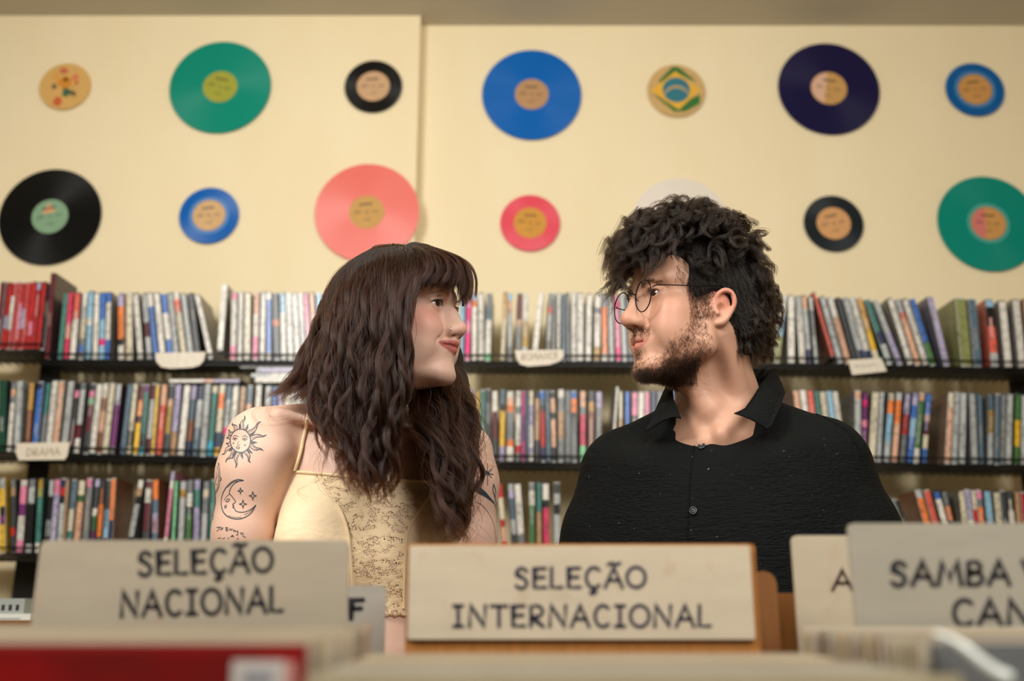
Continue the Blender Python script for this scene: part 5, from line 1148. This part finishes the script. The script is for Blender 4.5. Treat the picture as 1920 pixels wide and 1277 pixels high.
def lettering(name, text, x0, x1, yb0, yb1, cap, Y, wd, m, par, gap=.24):
    """letters on a board at distance Y; baseline runs from (x0, yb0) to (x1, yb1), cap height in px"""
    ws = [GW.get(c, .5) for c in text]; tot = sum(ws)+gap*(len(ws)-1); k = (x1-x0)/tot; u = x0; b = MB()
    for c, w_ in zip(text, ws):
        for st_ in GL.get(c, []):
            q = [(u+gx*w_*k, yb0+(yb1-yb0)*(u-x0)/(x1-x0)-gy*cap) for gx, gy in st_]
            pts = [P(x_, y_, Y) for x_, y_ in q]; vs = []
            for i, p_ in enumerate(pts):
                a = pts[max(i-1, 0)]; c2 = pts[min(i+1, len(pts)-1)]; t_ = (c2-a).normalized(); nrm = Vector((-t_.z, 0, t_.x))
                e = 1.0
                if 0 < i < len(pts)-1:
                    t1 = (p_-a).normalized(); e = 1/max(.5, (t1.x*t_.x+t1.z*t_.z))
                vs += [p_+nrm*wd*.5*e, p_-nrm*wd*.5*e]
            n0 = len(vs); vs2 = vs+[v_+Vector((0, .0004, 0)) for v_ in vs]
            fs = [(2*i, 2*i+1, 2*i+3, 2*i+2) for i in range(len(pts)-1)]+[(2*i, 2*i+2, 2*i+2+n0, 2*i+n0) for i in range(len(pts)-1)]+[(2*i+1, 2*i+1+n0, 2*i+3+n0, 2*i+3) for i in range(len(pts)-1)]
            b.add(vs2, fs)
            for p_ in (pts[0], pts[-1]):
                b.add([p_+Vector((wd*.5*math.cos(a_), .00005, wd*.5*math.sin(a_))) for a_ in np.linspace(0, 2*math.pi, 10, endpoint=False)], [tuple(range(10))])
        u += (w_+gap)*k
    return b.build(name, m, par)
m_board = {}
def board_mat(name, c):
    m = mat(name, c, .75); v = coords(m, (1, 1, 1)); n1 = noise_n(m, coords(m, (1, 1, 4)), 14, 4); n2 = noise_n(m, v, 38, 3, .6); n3 = noise_n(m, coords(m, (2, 1, 1)), 5, 2)
    a = mix(m, n1, srgb(c), srgb([q*.90 for q in c]))
    st_ = ramp(m, n2, [(.60, (0, 0, 0)), (.74, (1, 1, 1))]); b_ = mix(m, st_, a, srgb((176, 146, 112)))
    L(m, mix(m, .35, a, b_), bsdf(m).inputs['Base Color']); bump(m, n2, .3, .001); return m
def wood_mat(name, c):
    m = mat(name, c, .5); n1 = noise_n(m, coords(m, (30, 30, 2)), 6, 4); L(m, mix(m, n1, srgb([q*.72 for q in c]), srgb(c)), bsdf(m).inputs['Base Color']); return m
m_orange = wood_mat('honey_wood', (196, 128, 56)); m_brown = wood_mat('brown_wood', (140, 88, 36)); m_edge = mat('worn_edge', (168, 126, 84), .7)
m_txt = mat('sign_lettering', (26, 28, 34), .5); m_txt2 = mat('navy_lettering', (26, 32, 54), .5)
BF = .762       # inside bottom of the record bins
def plate(name, x0, x1, yt, yb, Y, th, m, par=None, rc=.006, zb=None):
    A = P(x0, yt, Y); B_ = P(x1, yt, Y); C_ = P(x1, yb, Y); z0 = zb if zb is not None else C_.z
    xl = P(x0, yb, Y).x*.5+A.x*.5; xr_ = B_.x*.5+C_.x*.5; z1 = A.z
    poly = []
    for cx_, cz_, a0 in ((xr_-rc, z1-rc, 0), (xl+rc, z1-rc, 90), (xl+rc, z0+rc, 180), (xr_-rc, z0+rc, 270)):
        poly += [(cx_+rc*math.cos(math.radians(a0+d)), cz_+rc*math.sin(math.radians(a0+d))) for d in (0, 30, 60, 90)]
    return MB().prism(poly[::-1], Y, Y+th).build(name, m, par), (xl, xr_, z0, z1)
def sign(label, x0, x1, yt, yb, Y, c, lines, wd, mt, wood=None, **kw):
    s_, dim = plate('divider_sign', x0, x1, yt, yb, Y, .004, board_mat('painted_board', c), None, zb=BF)
    if wood:
        s2, dim = plate('divider_sign', *wood, Y+.004, .009, m_orange, None, .004, zb=BF); bpy.data.objects.remove(s_)
        s_ = s2; f_, _ = plate('paper_face', x0, x1, yt, yb, Y, .004, board_mat('sign_paper', c), s_, .002)
    for l in lines: lettering('lettering', *l, Y-.0005, wd, mt, s_)
    return tag(s_, label, 'sign', 'bin divider signs')
sign('whitewashed divider sign reading SELEÇÃO NACIONAL, at the left', 66, 652, 1013, 1200, .90, (174, 163, 142), [('SELEÇÃO', 258, 510, 1079, 1070, 44), ('NACIONAL', 226, 530, 1156, 1146, 46)], .0036, m_txt)
sign('cream divider sign on honey wood reading SELEÇÃO INTERNACIONAL, in the middle', 766, 1411, 1023, 1199, .93, (208, 194, 168), [('SELEÇÃO', 964, 1210, 1103, 1101, 38), ('INTERNACIONAL', 848, 1333, 1175, 1175, 40)], .0030, m_txt2, wood=(762, 1421, 1020, 1222))
sign('narrow grey divider sign ending in the letter F, between the two big signs', 640, 722, 1098, 1225, 1.02, (166, 160, 148), [('F', 656, 682, 1160, 1158, 36)], .0046, m_txt)
sign('pale divider sign starting with the letters AX, behind the SAMBA sign', 1490, 1700, 1004, 1190, .99, (194, 180, 154), [('AX', 1561, 1640, 1107, 1107, 38)], .0030, mat('brown_lettering', (54, 34, 26), .5))
sign('grey divider sign reading SAMBA and CAN, at the right edge', 1598, 2010, 981, 1190, .86, (164, 158, 142), [('SAMBA', 1669, 1893, 1098, 1096, 44), ('V', 1918, 1950, 1094, 1094, 42), ('CAN', 1786, 1932, 1173, 1173, 48)], .0040, m_txt)
for x0, x1, yt, Y, rc, lab in ((1413, 1460, 1071, 1.00, .012, 'plain brown wooden divider with rounded corner, just right of the middle sign'), (1430, 1505, 1112, 1.06, .003, 'plain brown wooden divider, lower one right of the middle sign')):
    o, _ = plate('wooden_divider', x0, x1, yt, 1230, Y, .009, m_brown, None, rc, zb=BF); tag(o, lab, 'divider')
# ------------------------------------------------------------ records in the bins
def sleeve(x0, y, ztop, c, rx, wdt=.3145, d=.0032):
    b = MB(); zb = BF+.0008-ztop; b.box((-wdt/2, -d/2, zb), (wdt/2, d/2, 0), srgb(c))
    b.box((-wdt/2+.002, -d/2-.0003, zb+.002), (wdt/2-.002, -d/2, -.003), tuple(q*.9 for q in srgb(c)))
    o = b.build('record_sleeve', m_sleeve, None, False, True); o.location = (x0+wdt/2, y, ztop); o.rotation_euler = (rx, 0, random.gauss(0, .006)); return o
m_sleeve = mat('cardboard_sleeve', (220, 210, 190), .5); _v = N(m_sleeve, 'ShaderNodeVertexColor', layer_name='Col')
L(m_sleeve, mix(m_sleeve, noise_n(m_sleeve, coords(m_sleeve), 18, 3), _v.outputs[0], mix(m_sleeve, 1.0, _v.outputs[0], (.8, .78, .74), 'MULTIPLY')), bsdf(m_sleeve).inputs['Base Color'])
CREAMS = [(196, 182, 158), (182, 166, 140), (206, 196, 176), (170, 154, 132), (190, 178, 162), (154, 138, 118), (200, 186, 152), (176, 168, 152), (188, 164, 140)]
def stack(xl, ya, yb, n, z, cols, label, group, special=None):
    for i in range(n):
        y = ya+(yb-ya)*i/(n-1); c = (special or {}).get(i) or random.choice(cols)
        o = sleeve(xl+random.uniform(-.0018, .0018), y, z(i/(n-1))+random.gauss(0, .0009), c, random.uniform(-.006, .006)); tag(o, label % ordinal(i+2), 'record', group)
stack(-.4285, .584, .835, 42, lambda t: 1.0805+.006*t, CREAMS, 'cream record sleeve, %s from the front in the left bin', 'records in the left bin')
stack(-.100, .505, .760, 42, lambda t: 1.0665, CREAMS+[(170, 166, 110), (150, 160, 140), (186, 188, 184)], 'pale record sleeve, %s from the front in the middle bin', 'records in the middle bin')
stack(.2360, .598, .845, 42, lambda t: 1.081+.002*t, CREAMS, 'beige record sleeve, %s from the front in the right bin', 'records in the right bin', {33: (84, 34, 74), 30: (80, 82, 92)})
# the red cover at the front left
o = sleeve(-.4270, .572, 1.0805, (150, 20, 18), 0, .3145, .005); o.rotation_euler = (0, 0, 0); tag(o, 'red record cover with a price sticker, front of the left bin', 'record')
m_red = mat('red_cover_print', (150, 18, 16), .35, Coat_Weight=.4); v = coords(m_red); n1 = noise_n(m_red, v, 9, 3); n2 = noise_n(m_red, coords(m_red, (1, 1, 3)), 24, 3)
a = ramp(m_red, n1, [(.35, srgb((92, 30, 14))), (.5, srgb((128, 14, 14))), (.62, srgb((176, 12, 12)))]); L(m_red, mix(m_red, n2, a, srgb((110, 16, 14))), bsdf(m_red).inputs['Base Color'])
MB().box((-.1535, -.0032, -.305), (.1535, -.0026, -.0035)).build('cover_print', m_red, o)
MB().box((.134, -.0040, -.030), (.152, -.0033, -.009)).build('worn_strip', mat('worn_pink', (206, 150, 140), .6), o)
st = MB().box((.118, -.0046, -.026), (.146, -.0033, -.0085)).build('price_sticker', mat('white_sticker', (206, 200, 192), .5), o)
MB().box((.124, -.0049, -.020), (.140, -.00465, -.014)).build('print', mat('grey_print', (150, 150, 156), .5), st)
pts = [(-.09+.16*t_, -.0036, -.012-.030*t_**2-.01*t_) for t_ in np.linspace(0, 1, 14)]; MB().tube(pts, .0006, 4).build('gold_line', mat('gold_print', (170, 110, 50), .5), o)
# dark cover in a clear sleeve at the front right
o = sleeve(.2355, .586, 1.0805, (34, 32, 34), 0, .3145, .005); o.rotation_euler = (0, 0, 0); tag(o, 'dark record cover in a creased clear plastic sleeve, front of the right bin', 'record')
m_pl = mat('clear_plastic', (235, 238, 235), .12, Alpha=.10, Coat_Weight=1.0)
pl = MB().box((-.1575, -.0045, -.317), (.1575, -.0040, .0015)).build('plastic_sleeve', m_pl, o)
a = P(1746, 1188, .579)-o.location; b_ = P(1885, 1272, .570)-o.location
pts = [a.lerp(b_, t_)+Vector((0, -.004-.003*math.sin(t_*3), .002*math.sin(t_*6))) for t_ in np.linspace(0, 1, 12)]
MB().tube(pts, [.0015+.0035*t_ for t_ in np.linspace(0, 1, 12)], 8).build('crease_glare', mat('white_glare', (228, 234, 226), .18, Coat_Weight=1.0), pl, True)  # white streak modelled along the crease paints the plastic's glare
# wooden bins on legs
def bin_(xl, xr_, ya, yb, label, m):
    e = empty('record_bin', ((xl+xr_)/2, (ya+yb)/2, 0), label, 'record bin', 'wooden record bins'); T_ = -e.location; w_ = .003
    def bx(n_, lo, hi): lo = Vector(lo)+T_; hi = Vector(hi)+T_; return MB().box(lo, hi).build(n_, m, e)
    bx('bottom', (xl, ya, BF-.014), (xr_, yb, BF-.002)); bx('side_panel', (xl-w_, ya-w_, BF-.014), (xl, yb+w_, BF+.13)); bx('side_panel', (xr_, ya-w_, BF-.014), (xr_+w_, yb+w_, BF+.13))
    bx('front_panel', (xl, ya-w_, BF-.014), (xr_, ya, BF+.10)); bx('back_panel', (xl, yb, BF-.014), (xr_, yb+w_, BF+.17))
    for x_ in (xl+.015, xr_-.015):
        for y_ in (ya+.015, yb-.015): bx('leg', (x_-.016, y_-.016, 0), (x_+.016, y_+.016, BF-.014))
bin_(-.450, -.1115, .540, 1.045, 'wooden bin of records under the left sign', m_orange)
bin_(-.1050, .2275, .470, 1.02, 'wooden bin of records under the middle sign', m_orange); bin_(.2335, .575, .545, 1.09, 'wooden bin of records under the right signs', m_orange)
# ------------------------------------------------------------ shelf labels
m_card = mat('label_card', (226, 216, 196), .4, Coat_Weight=.3); bump(m_card, noise_n(m_card, coords(m_card), 90, 3), .5, .004); m_faint = mat('faded_lettering', (170, 150, 124), .6)
YL = YF-.018
def card(label, poly, txt=None):
    c = [P(x_, y_, YL) for x_, y_ in poly]; b = MB(); b.prism([(p_.x, p_.z) for p_ in c], YL, YL+.0012)
    o = b.build('shelf_label', m_card); tag(o, label, 'shelf label', 'genre labels on the rack')
    if txt: lettering('lettering', *txt, YL-.0004, .0028, m_faint, o)
    hk = MB(); ce = sum(c, Vector())/len(c); zt = max(p_.z for p_ in c)
    for dx in (-.025, .025): hk.tube([(ce.x+dx, YL+.001, zt-.006), (ce.x+dx, YF-.0095, zt-.004)], .001, 6)
    hk.build('clip', m_wire, o); return o
card('crumpled white shelf label on the top shelf left of the woman', [(291, 662), (386, 660), (382, 676), (374, 685), (360, 689), (320, 691), (302, 688), (293, 678)], None)
card('boat-shaped cream shelf label reading ROMANCE on the top shelf', [(965, 657), (1056, 656), (1057, 668), (1050, 677), (1030, 684), (990, 687), (975, 683), (968, 670)], ('ROMANCE', 978, 1046, 675, 673, 12))
card('cream shelf label reading DRAMA on the middle shelf', [(31, 831), (131, 829), (126, 855), (121, 862), (35, 863), (30, 850)], ('DRAMA', 50, 112, 855, 853, 14))
o = card('white paper shelf label with scribbled writing, right of the man', [(1590, 675), (1652, 671), (1663, 696), (1598, 703)], None)
MB().tube([P(x_, y_, YL-.0006) for x_, y_ in ((1602, 688), (1607, 684), (1609, 689), (1614, 684), (1618, 688), (1624, 684), (1628, 687), (1636, 683), (1644, 684))], .0008, 5).build('scribble', mat('pen_ink', (130, 126, 130), .6), o)
# ------------------------------------------------------------ counter with white boxes far left
Yc = 2.0; z = P(20, 1163, Yc).z; xa, xb_ = P(-130, 1160, Yc).x, P(60, 1160, Yc).x
e = empty('side_counter', ((xa+xb_)/2, Yc+.12, 0), 'small dark counter at the far left below the rack', 'counter')
MB().box(((xa-xb_)/2, -.12, z-.03), ((xb_-xa)/2, .12, z)).build('counter_top', m_brown, e)
for sx in (-1, 1):
    for sy in (-1, 1): MB().box((sx*((xb_-xa)/2-.02)-.015, sy*.1-.015, 0), (sx*((xb_-xa)/2-.02)+.015, sy*.1+.015, z-.03)).build('leg', m_brown, e)
m_wbox = mat('white_card_box', (214, 214, 204), .5); m_gbox = mat('grey_card_box', (150, 156, 150), .5)
a0 = P(-60, 1163, Yc).x; a1 = P(57, 1163, Yc).x; h1 = P(20, 1151, Yc).z
o = MB().box((a0, Yc+.0, z), (a1, Yc+.09, h1)).build('card_box', m_wbox); tag(o, 'flat white box on the counter at the far left', 'box')
MB().box((a0, Yc-.0006, z+.002), (a1-.02, Yc, z+.004)).build('edge_line', m_gbox, o)
a1 = P(36, 1140, Yc).x; h2 = P(20, 1122, Yc).z
o = MB().box((a0+.01, Yc+.02, h1), (a1, Yc+.08, h2)).build('card_box', m_gbox); tag(o, 'grey box with dark marks, on top of the flat white box', 'box')
for k in range(3): MB().box((a1-.016-k*.014, Yc+.0192, h1+.006), (a1-.010-k*.014, Yc+.02, h2-.012)).build('mark', m_txt, o)
